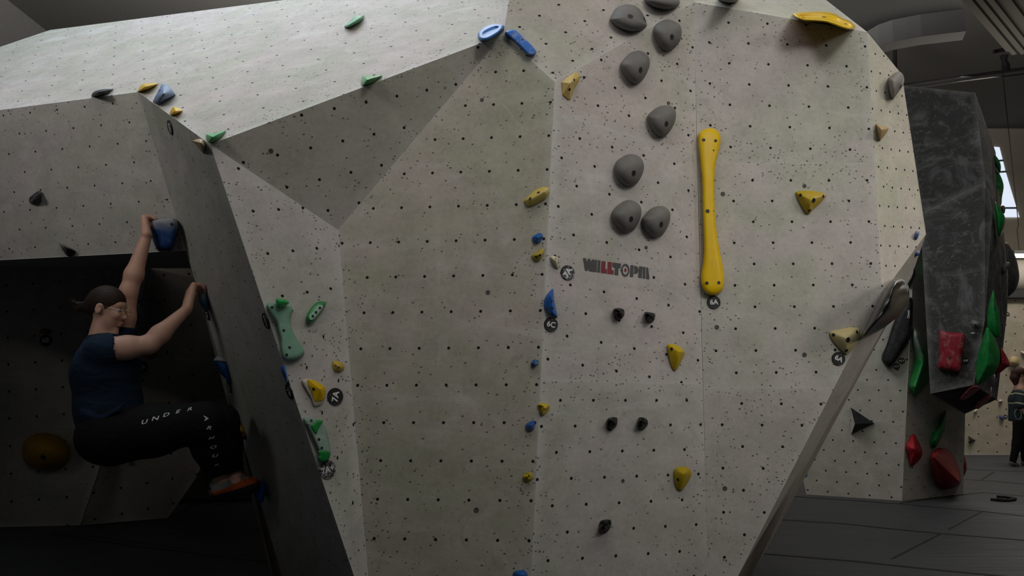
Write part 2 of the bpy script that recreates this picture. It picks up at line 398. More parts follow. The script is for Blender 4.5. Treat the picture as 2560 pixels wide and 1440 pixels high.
def bolts_on(o, bl, r=.0075, steelish=True):
    bpy.context.view_layer.update()
    me = o.data; pw = parent_world(o)
    bv = BVHTree.FromPolygons([v.co+pw for v in me.vertices], [tuple(p.vertices) for p in me.polygons])
    for bb in bl:
        u, v = bb[:2]; rr = bb[2] if len(bb) > 2 else r
        d = ray(u, v).normalized(); hit, nrm, _, _ = bv.ray_cast(EYE, d)
        if hit is None: continue
        if nrm.dot(d) > 0: nrm = -nrm
        a = nrm.orthogonal().normalized(); b = nrm.cross(a); n = 14
        vs, fs = [], []
        for k, (ri, hh) in enumerate(((1.18, .0003), (1.0, .0014), (.82, .0002), (.55, .0002))):
            for j in range(n):
                t = 2*math.pi*j/n; vs.append(hit+(a*math.cos(t)+b*math.sin(t))*rr*ri+nrm*hh)
        for k in range(3):
            for j in range(n): fs.append((k*n+j, k*n+(j+1) % n, (k+1)*n+(j+1) % n, (k+1)*n+j))
        fs.append(tuple(3*n+j for j in range(n)))
        mesh_obj('bolt_hole', vs, fs, dark_hole, o, True)
def body(plane, outl, peak, H, prof, smooth, sub, back=0, base=.002, bump=0.0, seed=0):
    O = smooth_outline(outl, sub) if smooth else outl
    n = len(O); sp = peak if isinstance(peak, list) else [peak]
    tg = [near_spine(p, sp) for p in O]
    V, Fc, prev = [], [], None
    rg = random.Random(seed+int(outl[0][0]*7))
    prf = PROF[prof]
    wob = [rg.uniform(-1, 1) for _ in range(64)]
    rings = []
    def ring(s, h):
        vs = []
        for i, (p, t) in enumerate(zip(O, tg)):
            q = Vector(t).lerp(Vector(p), max(s, .001))
            hh = h
            if bump and 0 < s < .98:
                hh = h+bump*math.sin(i/n*6.28*3+wob[0]*3+s*5)*math.sin(s*3.14)*.5+bump*.5*math.sin(i/n*6.28*2+wob[1]*5)*s
            vs.append(plane.hit(q.x, q.y, base+hh*H))
        return vs
    if back:
        for s, h in reversed(prf[1:]): rings.append(ring(s, -h*back/H))
    for s, h in prf: rings.append(ring(s, h))
    for r in rings:
        i0 = len(V); V += r
        if prev is not None:
            for j in range(n): Fc.append((prev+j, prev+(j+1) % n, i0+(j+1) % n, i0+j))
        prev = i0
    Fc.append(tuple(range(n))[::-1]); Fc.append(tuple(range(prev, prev+n)))
    return V, Fc
def hold(plane, outl, peak, H, color, label, prof='dome', smooth=True, bolts=(), chalk=.25, top=0., rough=.5, group=None,
         name='climbing_hold', cat='climbing hold', sub=5, back=0, bump=0., flat=False, parent=None, mat=None, base=.002, br=.0075, tr=(.45, .85)):
    V, Fc = body(plane, outl, peak, H, prof, smooth, sub, back, base, bump)
    cx = sum(p[0] for p in outl)/len(outl); cy = sum(p[1] for p in outl)/len(outl)
    org = plane.hit(cx, cy)
    o = mesh_obj(name, V, Fc, mat or resin(color, chalk, top, rough, tr=tr), parent, not flat, org if parent is None else None)
    bm = bmesh.new(); bm.from_mesh(o.data); bmesh.ops.remove_doubles(bm, verts=bm.verts, dist=.0002)
    bmesh.ops.recalc_face_normals(bm, faces=bm.faces); bm.to_mesh(o.data); bm.free()
    if not flat and not smooth:
        pass
    if parent is None:
        tag(o, label, cat, group); HOLDS.append(o)
    elif label: o['label'] = label
    bolts_on(o, bolts, br)
    return o
GREY, YEL, YELP, BLU, GRN, GRNP, BLK, TAN, RED = '74726f', 'dcb300', 'd0bd7c', '1d5b9e', '0d8a3c', '84b59c', '1d1e20', 'c9b68c', 'a81f2a'
gD = 'round grey dome holds on the column face'
cA = lambda p: c(1180, 0, 3.6, p); cB = lambda p: c(1260, 400, 3.6, p); cC = lambda p: c(1260, 800, 2.25, p)
cD = lambda p: c(600, 0, 3.6, p); cE = lambda p: c(0, 0, 3.6, p); cR = lambda p: c(1860, 0, 3.6, p)
def dome(plane, pts, fn, bl, label):
    o = fn(pts); cx = sum(p[0] for p in o)/len(o); cy = sum(p[1] for p in o)/len(o)
    hold(plane, o, (cx+2, cy-4), .085, GREY, label, bolts=[(*fn([b])[0], .0125) for b in bl], chalk=.06, group=gD, rough=.62)
dome(PS2, [(1245,160),(1290,80),(1340,50),(1400,38),(1460,50),(1510,85),(1550,150),(1572,215),(1565,240),(1520,272),(1450,284),(1380,272),(1300,235),(1245,185)], cA, [(1427,147),(1553,175)], 'wide grey dome hold with two bolt holes on the bright slab above the column')
dome(PS2, [(1550,0),(1600,45),(1680,75),(1750,85),(1820,75),(1862,45),(1868,0),(1830,-60),(1700,-100),(1580,-60)], cA, [], 'grey dome hold on the slab cut by the top edge of the photo')
dome(PS3, [(2210,-10),(2240,8),(2290,22),(2340,25),(2385,15),(2400,-15),(2350,-70),(2260,-70)], cA, [], 'grey dome hold at the top edge above the upper right face, only its rim showing')
dome(P1, [(1632,270),(1650,225),(1700,190),(1760,175),(1820,190),(1870,225),(1888,280),(1880,350),(1850,400),(1800,445),(1755,458),(1710,440),(1670,385),(1640,320)], cA, [(1800,333)], 'highest grey dome hold on the column face, just below the slab')
dome(P1, [(1335,580),(1370,530),(1420,480),(1480,458),(1540,465),(1585,505),(1600,560),(1590,620),(1550,700),(1500,745),(1450,753),(1400,715),(1355,650)], cA, [(1518,630)], 'grey dome hold right of the tan angular hold, second highest on the column face')
dome(P1, [(1578,1045),(1620,1000),(1680,960),(1750,948),(1810,965),(1835,1010),(1828,1090),(1795,1160),(1745,1220),(1700,1234),(1650,1205),(1605,1140),(1585,1090)], cA, [(1750,1115)], 'grey dome hold left of the top end of the long yellow hold')
dome(P1, [(990,70),(1010,15),(1060,-25),(1120,-52),(1180,-48),(1235,-15),(1260,50),(1245,130),(1200,205),(1150,235),(1100,235),(1040,190),(1000,130)], cB, [(1168,118)], 'grey dome hold standing alone just above the lower pair of grey domes')
dome(P1, [(965,490),(990,440),(1040,395),(1100,362),(1160,365),(1215,400),(1238,450),(1225,530),(1180,615),(1120,652),(1070,648),(1010,590),(975,540)], cB, [(1145,532)], 'grey dome hold, left one of the lowest pair above the red and grey logo')
dome(P1, [(1240,530),(1270,490),(1320,440),(1380,415),(1440,418),(1485,455),(1498,510),(1480,590),(1430,670),(1370,700),(1320,685),(1265,620),(1245,570)], cB, [(1415,580)], 'grey dome hold, right one of the lowest pair above the red and grey logo')
hold(P3, cR([(1298,715),(1315,690),(1360,655),(1400,645),(1430,670),(1442,710),(1435,760),(1410,800),(1375,850),(1345,890),(1325,870),(1305,790)]), cR([(1370,740)])[0], .075, '8f8784', 'mauve grey dome hold on the upper right outer edge of the wall', bolts=[(*cR([(1408,782)])[0], .011)], chalk=.1, rough=.6)
# long yellow
hold(P2, [(1745,350),(1750,330),(1775,320),(1797,330),(1802,355),(1795,385),(1788,420),(1786,470),(1788,530),(1792,580),(1800,630),(1808,670),(1811,705),(1805,727),(1785,738),(1765,732),(1754,712),(1752,690),(1757,660),(1760,620),(1758,560),(1756,500),(1755,450),(1750,400)],
     [(1774,350),(1772,420),(1771,520),(1776,620),(1782,702)], .055, 'ecc200', 'very long bone-shaped yellow hold beside the column edge above the 6A tag', 'round', bolts=[(1759,350),(1789,352),(1769,528,.009),(1767,708),(1797,707),(1784,376,.004),(1784,527,.003)], chalk=.05, rough=.38)
hold(P2, c(1960,400,3.6,[(107,300),(120,283),(180,275),(280,280),(360,300),(382,315),(370,335),(330,385),(270,440),(235,480),(215,488),(195,475),(160,420),(125,350)]), (2027,500), .06, 'b89c1c', 'yellow triangular hold on the upper right face right of the long yellow hold', 'pyr', bolts=[(*q, .0075) for q in c(1960,400,3.6,[(148,317),(353,327),(229,455)])]+[(*c(1960,400,3.6,[(267,364)])[0], .011)], chalk=.3)
hold(P2, c(1960,800,3.273,[(372,115),(385,90),(450,78),(540,60),(600,60),(622,85),(620,120),(600,180),(560,240),(520,280),(495,278),(450,230),(400,170)]), (2117,846), .06, 'cbbb84', 'pale yellow triangular hold on the right face above the scuffed 6A tag', 'pyr', bolts=[(*q, .0075) for q in c(1960,800,3.273,[(405,122),(597,98),(512,250)])]+[(*c(1960,800,3.273,[(524,162)])[0], .011)], chalk=.55)
hold(P3, cR([(1190,1115),(1230,1130),(1285,1145),(1300,1160),(1280,1200),(1240,1250),(1222,1268),(1210,1230),(1197,1170)]), cR([(1240,1170)])[0], .06, 'b99d6a', 'tan wedge hold on the outer right side panel below the mauve dome', 'pyr', chalk=.3)
hold(PS3, cR([(440,125),(470,115),(560,106),(680,104),(760,108),(820,125),(880,160),(950,190),(990,220),(1000,240),(990,262),(950,268),(890,255),(800,225),(740,205),(640,195),(550,190),(490,170),(455,150)]), cR([(520,145),(700,150),(830,180),(940,228)]), .05, 'edc100', 'long glossy yellow hold lying along the top right corner of the wall', 'slot', bolts=[(*q, .007) for q in cR([(533,160),(917,217)])]+[(*cR([(722,152)])[0], .010)], chalk=.03, rough=.22)
hold(PS, cA([(52,320),(60,290),(100,250),(150,225),(220,215),(275,222),(286,245),(270,275),(220,320),(160,355),(100,368),(60,350)]), cA([(120,300),(220,250)]), .05, '3d76bd', 'rounded blue hold on the big slab left of the wall apex', 'slot', chalk=.45, rough=.4)
hold(PS2, cA([(298,290),(330,272),(385,270),(430,305),(500,370),(550,420),(578,460),(570,485),(540,498),(500,490),(450,440),(380,370),(320,320)]), cA([(350,290),(540,470)]), .045, '2f6cc0', 'chalky blue sausage hold running down right of the wall apex', 'round', chalk=.7, rough=.45, bolts=[(*cA([(455,355)])[0], .005)])
hold(P1, cA([(805,740),(850,700),(935,645),(972,680),(965,720),(920,800),(885,895),(870,900),(815,855),(812,800)]), cA([(880,750)])[0], .05, 'd2b565', 'angular tan yellow hold under the corner where slab and column meet', 'facet', False, bolts=[(*q, .006) for q in cA([(920,720),(878,805)])], chalk=.45, flat=True)
hold(PM, cB([(182,375),(190,350),(240,300),(290,265),(350,243),(400,250),(408,270),(405,300),(370,350),(300,390),(235,418),(210,412)]), cB([(240,350),(360,285)]), .05, 'd4bd5a', 'oblong pale yellow hold on the centre face against the column edge', 'pyr', bolts=[(*q, .007) for q in cB([(310,293),(235,348)])], chalk=.5)
hold(PM, cB([(253,705),(270,680),(320,657),(345,670),(348,700),(325,740),(300,748),(265,735)]), cB([(305,700)])[0], .04, '1863b0', 'small blue hold just above a small yellow one beside the column edge', 'pyr', chalk=.15, bump=.3, bolts=[(*q, .004) for q in cB([(295,712),(318,690)])])
hold(PM, cB([(248,860),(290,830),(345,797),(362,805),(358,850),(325,900),(300,912),(260,890)]), cB([(320,850)])[0], .045, 'bba52c', 'small yellow hold just below a small blue one beside the column edge', 'pyr', chalk=.35, bolts=[(*q, .006) for q in cB([(290,873),(322,857)])])
hold(P1, cB([(415,880),(425,865),(460,865),(485,895),(492,940),(490,975),(475,975),(440,930)]), cB([(462,905)])[0], .04, 'd6ceae', 'small cream hold at the column edge left of the white smeared tag', 'pyr', chalk=.5, bolts=[(*q, .004) for q in cB([(463,890),(488,925)])])
hold(P1, cB([(443,1160),(450,1250),(465,1330),(482,1412),(440,1400),(400,1380),(365,1330),(360,1270),(380,1220),(410,1185)]), cB([(425,1230),(440,1370)]), .06, '0f63b8', 'blue half-moon hold on the column edge above the 6C tag', 'pyr', chalk=.08, rough=.35, bolts=[(*q, .006) for q in cB([(430,1268),(432,1335)])])
cF = lambda p: c(1280, 700, 3.6, p)
hold(PM, cF([(172,745),(200,715),(235,725),(240,750),(200,785),(175,780)]), cF([(205,748)])[0], .035, '2a669f', 'small chalky blue hold beside the column edge midway down', 'pyr', chalk=.4, bump=.4, bolts=[(*cF([(183,762)])[0], .004)])
hold(P1, cF([(230,1125),(260,1110),(310,1112),(338,1135),(330,1175),(285,1218),(265,1210),(240,1170)]), cF([(285,1145)])[0], .045, 'c2a716', 'small yellow hold on the left margin of the column, above a blue one', 'pyr', chalk=.2, bump=.3, bolts=[(*cF([(258,1137)])[0], .007)])
hold(PM, cF([(120,1310),(150,1280),(200,1262),(208,1300),(195,1345),(165,1362),(130,1345)]), cF([(170,1310)])[0], .045, '0c57a8', 'small glossy blue hold left of the column edge, below the yellow one', 'pyr', chalk=.05, rough=.3)
hold(PM, cC([(107,878),(125,860),(150,858),(162,878),(155,900),(130,915),(110,900)]), cC([(135,882)])[0], .035, 'b59f17', 'small yellow knob beside the column edge near the bottom', 'pyr', chalk=.1, bump=.4, bolts=[(*cC([(140,877)])[0], .005)])
hold(PM, cC([(50,1430),(65,1412),(110,1408),(130,1425),(128,1462),(60,1462)]), cC([(95,1435)])[0], .045, '0e5aa6', 'blue hold at the bottom edge of the photo beside the column', 'dome', chalk=.1)
gK = 'small black pinch holds on the column face'
for nm, pl, pts, fn, lab in [
  ('k', P1, [(985,1370),(990,1340),(1030,1332),(1075,1345),(1085,1375),(1075,1410),(1040,1440),(1000,1430)], cB, 'small black hold below the logo, left one of the upper pair'),
  ('k', P1, [(1265,1385),(1275,1368),(1330,1375),(1360,1385),(1358,1420),(1345,1450),(1310,1465),(1275,1440)], cB, 'small black hold below the logo, right one of the upper pair'),
  ('k', P1, [(580,560),(605,548),(635,550),(638,570),(630,600),(600,622),(578,605)], cC, 'small knobbly black hold, left one of the lower pair'),
  ('k', P1, [(755,555),(780,548),(805,560),(808,590),(780,618),(750,608)], cC, 'small knobbly black hold, right one of the lower pair'),
  ('k', P1, [(535,1155),(545,1130),(575,1122),(602,1128),(600,1165),(575,1195),(550,1203),(533,1185)], cC, 'small black hold standing alone lowest on the column')]:
    o = fn(pts); cx = sum(p[0] for p in o)/len(o); cy = sum(p[1] for p in o)/len(o)
    hold(pl, o, (cx, cy-2), .055, '17181a', lab, 'dome', chalk=.03, bump=.55, group=gK, bolts=[(cx+4, cy+2, .006)])
hold(P1, cC([(920,140),(960,137),(1000,160),(1016,185),(1005,215),(975,275),(955,283),(935,240),(923,190)]), cC([(985,180)])[0], .06, 'c9ab06', 'yellow teardrop hold on the column, upper of two', 'pyr', bolts=[(*cC([(943,163)])[0], .007)], chalk=.1)
hold(P1, cC([(955,870),(965,835),(1000,825),(1040,835),(1053,865),(1040,905),(1005,955),(985,960),(965,930)]), cC([(1010,865)])[0], .06, 'b49a04', 'yellow teardrop hold on the column, lower of two', 'pyr', bolts=[(*cC([(978,898)])[0], .007)], chalk=.1)
# nose facet holds
cG = lambda p: c(640, 730, 7.2, p); cH = lambda p: c(740, 930, 4.966, p); cI = lambda p: c(600, 700, 2.667, p)
hold(PL2, cG([(190,240),(240,200),(310,190),(420,215),(500,225),(580,235),(630,245),(650,290),(660,340),(640,400),(620,520),(640,640),(690,760),(760,880),(830,980),(870,1060),(860,1120),(800,1180),(700,1220),(600,1235),(520,1220),(470,1150),(440,1000),(440,850),(400,700),(380,580),(340,500),(270,400),(220,320)]),
     cG([(420,320),(500,560),(560,800),(650,1080)]), .05, '7fae95', 'long pale green bone-shaped hold on the left nose facet', 'round', bolts=[(*q, .006) for q in cG([(290,278),(655,340),(605,1000),(552,1133),(500,693)])], chalk=.35, rough=.6)
hold(PL2, cG([(350,150),(380,115),(460,118),(540,135),(600,190),(560,235),(480,275),(400,285),(365,230)]), cG([(460,165)])[0], .05, '1fa84f', 'small glossy green hold capping the long pale green one', 'dome', chalk=.05, rough=.25, base=.06)
oo = hold(PL2, cG([(900,470),(920,400),(980,300),(1060,215),(1130,170),(1200,165),(1255,190),(1250,240),(1200,330),(1120,440),(1040,530),(970,562),(920,530)]), cG([(1000,450),(1170,250)]), .045, '118a3e', 'oblong green hold with a pale centre beside the panel seam', 'round', chalk=.03, rough=.3)
hold(PL2, cG([(960,430),(1000,380),(1080,280),(1130,235),(1190,235),(1210,270),(1160,350),(1080,450),(1020,505),(970,500)]), cG([(1010,450),(1160,270)]), .006, '9dbfae', 'pale chalked grip in the middle', 'round', parent=oo, base=.0475, bolts=[(*q, .006) for q in cG([(1150,288),(1080,368),(1022,438)])], chalk=.4)
hold(PL2, cI([(617,550),(640,540),(675,550),(697,580),(685,605),(655,612),(628,600)]), cI([(655,575)])[0], .04, 'c9ab1c', 'small round yellow hold above the sideways tag on the nose facet', 'pyr', chalk=.35, bolts=[(*q, .004) for q in cI([(640,572),(658,582)])])
oo = hold(PL2, cH([(72,120),(100,88),(150,82),(200,95),(300,140),(360,185),(372,240),(355,340),(320,400),(260,425),(220,415),(190,330),(130,230)]), cH([(270,200)])[0], .022, 'cfc4b4', 'white hold with a big yellow top left of the sideways tag', 'round', chalk=.4)
hold(PL2, cH([(142,90),(200,97),(300,141),(358,186),(369,240),(350,338),(310,362),(230,365),(200,270),(150,160)]), cH([(300,215)])[0], .035, 'e0b400', 'bright yellow upper face', 'facet', False, parent=oo, base=.0245, flat=True, chalk=.04, bolts=[(*cH([(218,213)])[0], .006)])
oo = hold(PL2, cH([(100,565),(250,580),(330,600),(335,640),(380,720),(420,900),(430,1020),(400,1090),(320,1115),(270,1080),(280,1000),(270,950),(200,800),(130,660),(105,640)]), cH([(240,660),(310,850),(350,1030)]), .045, '8aa899', 'long chalky green hold with bright green ends above a smeared tag', 'round', bolts=[(*q, .006) for q in cH([(190,605),(285,838),(320,945)])], chalk=.7)
hold(PL2, cH([(255,600),(333,603),(318,640),(285,700),(255,765),(222,740),(185,670),(205,652)]), cH([(265,660)])[0], .012, '0f8a3a', 'bright green patch', 'round', parent=oo, base=.044, chalk=.02, rough=.3)
hold(PL2, cH([(275,978),(350,972),(418,992),(422,1040),(398,1088),(322,1112),(275,1078),(288,1040)]), cH([(345,1040)])[0], .012, '0a7a33', 'bright green patch', 'round', parent=oo, base=.044, chalk=.02, rough=.3)
# holds on the shaded side facet and its left edge
cJ = lambda p: c(500, 860, 5.54, p)
hold(PL1, cJ([(1115,320),(1150,290),(1180,310),(1200,380),(1218,450),(1215,530),(1195,540),(1160,470),(1125,380)]), cJ([(1175,410)])[0], .045, '0f5fb4', 'glossy blue hold on the shaded side facet beside the nose edge', 'dome', chalk=.05, rough=.3)
hold(PL1, cE([(1725,1270),(1740,1260),(1810,1250),(1840,1290),(1845,1340),(1830,1375),(1800,1350),(1760,1300)]), cE([(1800,1285)])[0], .05, 'a8916a', 'tan wedge hold on the side facet right under the slab corner', 'pyr', chalk=.3)
def Yl(u, v): return PL1.hit(u, v).y
def vp(Y, u, v):
    p = at(u, v, Y); n = -ray(u, v).normalized(); a = n.orthogonal(); return Plane(p, p+a, p+n.cross(a))
oo = hold(vp(Yl(566, 930)-.03, 566, 930), cJ([(185,230),(200,200),(250,165),(300,185),(370,240),(402,270),(415,400),(420,540),(385,560),(350,480),(290,420),(250,360),(210,290)]), cJ([(330,330)])[0], .05, '17508f', 'blue hold with a white top on the left edge behind the climber knees', 'dome', back=.05, chalk=.05)
hold(vp(Yl(566, 930)-.03, 566, 930), cJ([(188,230),(205,198),(250,162),(310,185),(385,245),(330,268),(240,255)]), cJ([(280,220)])[0], .055, 'c9ccd0', 'white chalked top', 'dome', parent=oo, back=.03, chalk=.3)
oo = hold(vp(Yl(604, 1070)-.02, 604, 1070), cJ([(515,1020),(530,1015),(580,1120),(640,1230),(645,1240),(590,1238),(550,1220),(525,1100)]), cJ([(575,1180)])[0], .04, 'c4a70c', 'narrow yellow hold with brown tip on the left edge behind the knee', 'dome', back=.04, chalk=.05)
hold(vp(Yl(604, 1070)-.02, 604, 1070), cJ([(555,1232),(645,1235),(645,1290),(620,1325),(590,1310)]), cJ([(605,1270)])[0], .035, '6b3a1c', 'brown tip', 'dome', parent=oo, back=.035, chalk=.05)
FOOT = vp(Yl(655, 1225)-.14, 655, 1225)
hold(FOOT, c(480,1160,11.64,[(2000,480),(2100,560),(2170,720),(2150,800),(2100,1000),(2050,1140),(1940,1100),(1860,950),(1900,700)]), (652, 1224), .06, '1157a6', 'blue foothold under the climber toes at the left edge', 'dome', back=.13, chalk=.05)
cKk = lambda p: c(330, 520, 4.645, p)
hold(PW, cKk([(218,145),(300,130),(400,122),(470,112),(512,135),(535,180),(530,260),(500,380),(462,490),(400,500),(300,495),(250,400),(220,300),(208,220)]), cKk([(350,190),(400,330)]), .13, '173f74', 'big blue bucket hold with chalky top gripped by the raised hand', 'round', bolts=[(*q, .008) for q in cKk([(462,192),(290,320)])], chalk=.1, top=.65, rough=.55)
HAND = vp(Yl(512, 760)-.08, 512, 760)
hold(HAND, cKk([(790,950),(820,932),(862,938),(880,1050),(890,1140),(875,1215),(835,1180),(780,1090),(770,1000)]), cKk([(830,1060)])[0], .05, '44657f', 'grey blue hold on the left edge gripped by the lower hand', 'dome', back=.05, chalk=.3, top=.5)
cL = lambda p: c(0, 400, 3.6, p)
hold(PW, cL([(262,350),(280,325),(345,280),(372,290),(375,330),(360,385),(335,398),(280,395),(262,375)]), cL([(340,350)])[0], .05, '202024', 'small black hold on the left face, upper of two', 'pyr', chalk=.3, bump=.3)
hold(PW, cL([(530,745),(545,738),(600,775),(675,815),(672,845),(640,868),(600,860),(570,820)]), cL([(600,795)])[0], .06, '1c1c1f', 'black hold with chalk white top on the left face, lower of two', 'pyr', chalk=.15, top=.8)
hold(PS, cE([(825,850),(850,820),(900,800),(960,790),(1020,793),(990,820),(940,850),(880,865),(830,868)]), cE([(900,825)])[0], .05, '2a2b30', 'black hold with chalked white face on the lower lip of the slab', 'pyr', chalk=.1, top=.9)
hold(PS, cE([(1238,820),(1260,780),(1290,755),(1330,750),(1420,750),(1370,785),(1310,812),(1250,825)]), cE([(1310,780)])[0], .05, 'd8ae12', 'yellow hold at the left corner of the slab beside the grey blue one', 'pyr', chalk=.15, rough=.35)
hold(PS, cE([(1455,760),(1490,752),(1520,775),(1580,850),(1500,895),(1420,942),(1375,915),(1400,860)]), cE([(1470,840)])[0], .07, '7187a6', 'big grey blue angular hold between two small yellow ones', 'pyr', False, chalk=.3, sub=1, bolts=[(*q, .009) for q in cE([(1438,818),(1468,858)])])
hold(PS, cE([(1530,1010),(1545,980),(1570,960),(1640,990),(1620,1010),(1560,1035),(1535,1035)]), cE([(1580,1000)])[0], .05, 'dcb21e', 'small yellow hold on the slab edge below the grey blue one', 'pyr', chalk=.2, rough=.35)
hold(PS, cE([(1853,1215),(1870,1205),(1950,1195),(2030,1170),(2000,1220),(1950,1265),(1890,1285),(1860,1260)]), cE([(1910,1230)])[0], .05, '3aa35e', 'green wedge hold at the lowest corner of the slab', 'pyr', chalk=.25, rough=.35)
hold(PS, cD([(940,235),(950,225),(990,190),(1020,155),(1050,140),(1085,145),(1105,128),(1115,145),(1100,180),(1050,215),(980,245),(945,247)]), cD([(985,220),(1080,160)]), .045, '5a9a74', 'green crescent hold highest on the slab', 'pyr', chalk=.5, rough=.5)
hold(PS, cD([(1088,740),(1095,700),(1110,678),(1200,680),(1278,675),(1240,710),(1190,745),(1120,768),(1095,760)]), cD([(1150,715)])[0], .05, '2a9c4c', 'glossy green wedge hold above the dark overhanging triangle', 'pyr', chalk=.1, rough=.2)
hold(P3, c(1960,400,3.6,[(1178,690),(1190,640),(1218,628),(1214,680),(1192,718)]), c(1960,400,3.6,[(1198,670)])[0], .03, '2f5fa6', 'tiny blue and white hold on the outer side panel', 'pyr', chalk=.2, top=.9)
hold(vp(PU.hit(2294, 634).y-.02, 2294, 634), c(1960,400,3.6,[(1175,855),(1190,825),(1215,822),(1222,845),(1200,865)]), c(1960,400,3.6,[(1200,843)])[0], .03, '2f5fa6', 'tiny blue and white knob on the lower outer edge of the wall', 'dome', back=.03, chalk=.2, top=.7)
# grey volume and yellow globe inside the recess
hold(PF, [(345,790),(352,760),(375,745),(395,752),(402,780),(392,812),(370,828),(345,826),(335,812)], (370, 786), .10, '8f8c86', 'smooth grey hold on the recess wall beside the climber face', 'dome', base=.05, chalk=.1, bolts=[(338+5,806,.014)])
hold(BWp, [(54,1128),(62,1100),(85,1086),(112,1082),(150,1092),(172,1118),(174,1140),(160,1162),(130,1174),(95,1174),(65,1158)], (114, 1124), .3, 'a87d0a', 'big round yellow hold on the dark recess wall', 'dome', chalk=.15, bolts=[(108,1143,.02)])
hold(PF, cL([(1270,1730),(1330,1665),(1415,1720),(1390,1785),(1330,1790)]), cL([(1340,1725)])[0], .12, 'a8842a', 'small yellow hold in the recess under the climber upper arm', 'pyr', chalk=.3)
hold(BWp, [(100,826),(112,822),(128,826),(126,834),(104,834)], (114, 829), .05, '8a4a1c', 'small orange hold above the dark tag in the recess', 'pyr')
hold(PF, [(315,1150),(324,1148),(332,1156),(328,1162),(316,1160)], (324, 1155), .06, 'e4e2de', 'tiny white hold in the recess under the climber thigh', 'pyr')
# ---------------------------------------------------------------- grade tags
tag_black = plain('tag_plastic', (.012, .012, .013), .38)
def worn_tag():
    t = NT('worn_tag_plastic'); ob = t.coord(); m = t.ramp(t.noise(ob, 38, 4, .7, 1.0), .47, .6)
    t.l(t.mix(t.math('MULTIPLY', m, .85), (.012, .012, .013), (.5, .49, .49)), t.b.inputs['Base Color']); t.b.inputs['Roughness'].default_value = .5
    return t.m
tag_worn = worn_tag()
white_p = plain('lettering_white', (.72, .72, .72), .5)
def text_geo(s, size, off=.02, extrude=.0):
    cu = bpy.data.curves.new('t', 'FONT'); cu.body = s; cu.size = size; cu.offset = off*size; cu.extrude = extrude
    cu.align_x = 'CENTER'; cu.align_y = 'CENTER'; cu.resolution_u = 4
    o = bpy.data.objects.new('t', cu); col.objects.link(o); bpy.context.view_layer.update()
    me = bpy.data.meshes.new_from_object(o.evaluated_get(bpy.context.evaluated_depsgraph_get()))
    V = [tuple(v.co) for v in me.vertices]; Fc = [tuple(p.vertices) for p in me.polygons]
    bpy.data.objects.remove(o); bpy.data.curves.remove(cu); bpy.data.meshes.remove(me)
    return V, Fc
def gtag(plane, u, v, text, label, R=.035, ang=0, size=1.0, worn=False, group=None, mir=1):
    p, x, y = plane.basis(u, v); n = plane.n
    prof = [(0, .001), (1, .001), (1, .005), (.96, .0075), (.9, .0065), (0, .0065)]
    N = 32; V, Fc = [], []
    for r_, h in prof[1:-1]:
        for k in range(N):
            t = 2*math.pi*k/N; V.append(p+(x*math.cos(t)+y*math.sin(t))*R*r_+n*h)
    for i in range(3):
        for k in range(N): Fc.append((i*N+k, i*N+(k+1) % N, (i+1)*N+(k+1) % N, (i+1)*N+k))
    Fc.append(tuple(range(3*N, 4*N))); Fc.append(tuple(reversed(range(N))))
    o = mesh_obj('grade_tag', V, Fc, tag_worn if worn else tag_black, None, False, p)
    tag(o, label, 'grade tag', group)
    ca, sa = math.cos(math.radians(ang)), math.sin(math.radians(ang))
    xa, ya = x*ca+y*sa, y*ca-x*sa
    TV, TF = text_geo(text, R*1.05*size*(.8 if len(text) > 2 else 1), .03)
    mesh_obj('lettering', [p+xa*a*mir+ya*b+n*.0072 for a, b, _ in TV], TF, white_p, o)
    # screw at the rim
    q = p+ya*R*.72
    V2 = [q+(x*math.cos(k*.785)+y*math.sin(k*.785))*R*.09+n*.0071 for k in range(8)]
    mesh_obj('screw', V2, [tuple(range(8))], steel, o)
    return o
gtag(P2, 1784, 756, '6A', 'glossy black 6A tag directly under the long yellow hold', .034)
gtag(P1, 1376.7, 811.7, '6C', 'black 6C tag under the blue half-moon hold on the column edge', .0345, ang=-14)
gtag(P1, 1418.5, 682, '7A', 'white smeared tag left of the red and grey logo', .036, ang=55, worn=True, size=1.1)
gtag(P2, 2095.5, 897, '6A', 'scuffed 6A tag tilted under the pale yellow triangular hold', .034, ang=-28, worn=False)
gtag(PL2, 837.5, 992, '7A', 'black tag with sideways 7A right of the white and yellow hold', .041, ang=78)
gtag(PL2, 818, 1174, '7A+', 'chalk smeared 7A+ tag at the foot of the long green hold', .041, ang=18, worn=True, size=1.1)
gtag(PL1, 427, 318.5, '6C', 'thin looking dark tag high on the shaded side facet', .037, ang=-80)
gtag(PL1, 667, 801.5, '6C+', 'dark tag on the side facet beside the long pale green hold', .038, ang=-80)
gtag(PL1, 725.5, 978, '7B', 'dark tag on the side facet below the glossy blue hold', .038, ang=-60)
gtag(PL1, 520, 786, '7A', 'dark tag under the grey blue hold at the left edge', .034, ang=-80)
gtag(PL1, 575, 968, '6B', 'dark tag at the left edge under the white topped blue hold', .034, ang=-80)
gtag(BWp, 115, 851, '6B', 'dark 6B tag on the recess wall behind the climber back', .055)
gtag(PF, 354, 919, '6A', 'dark tag on the recess wall below the small yellow hold', .055, ang=15)
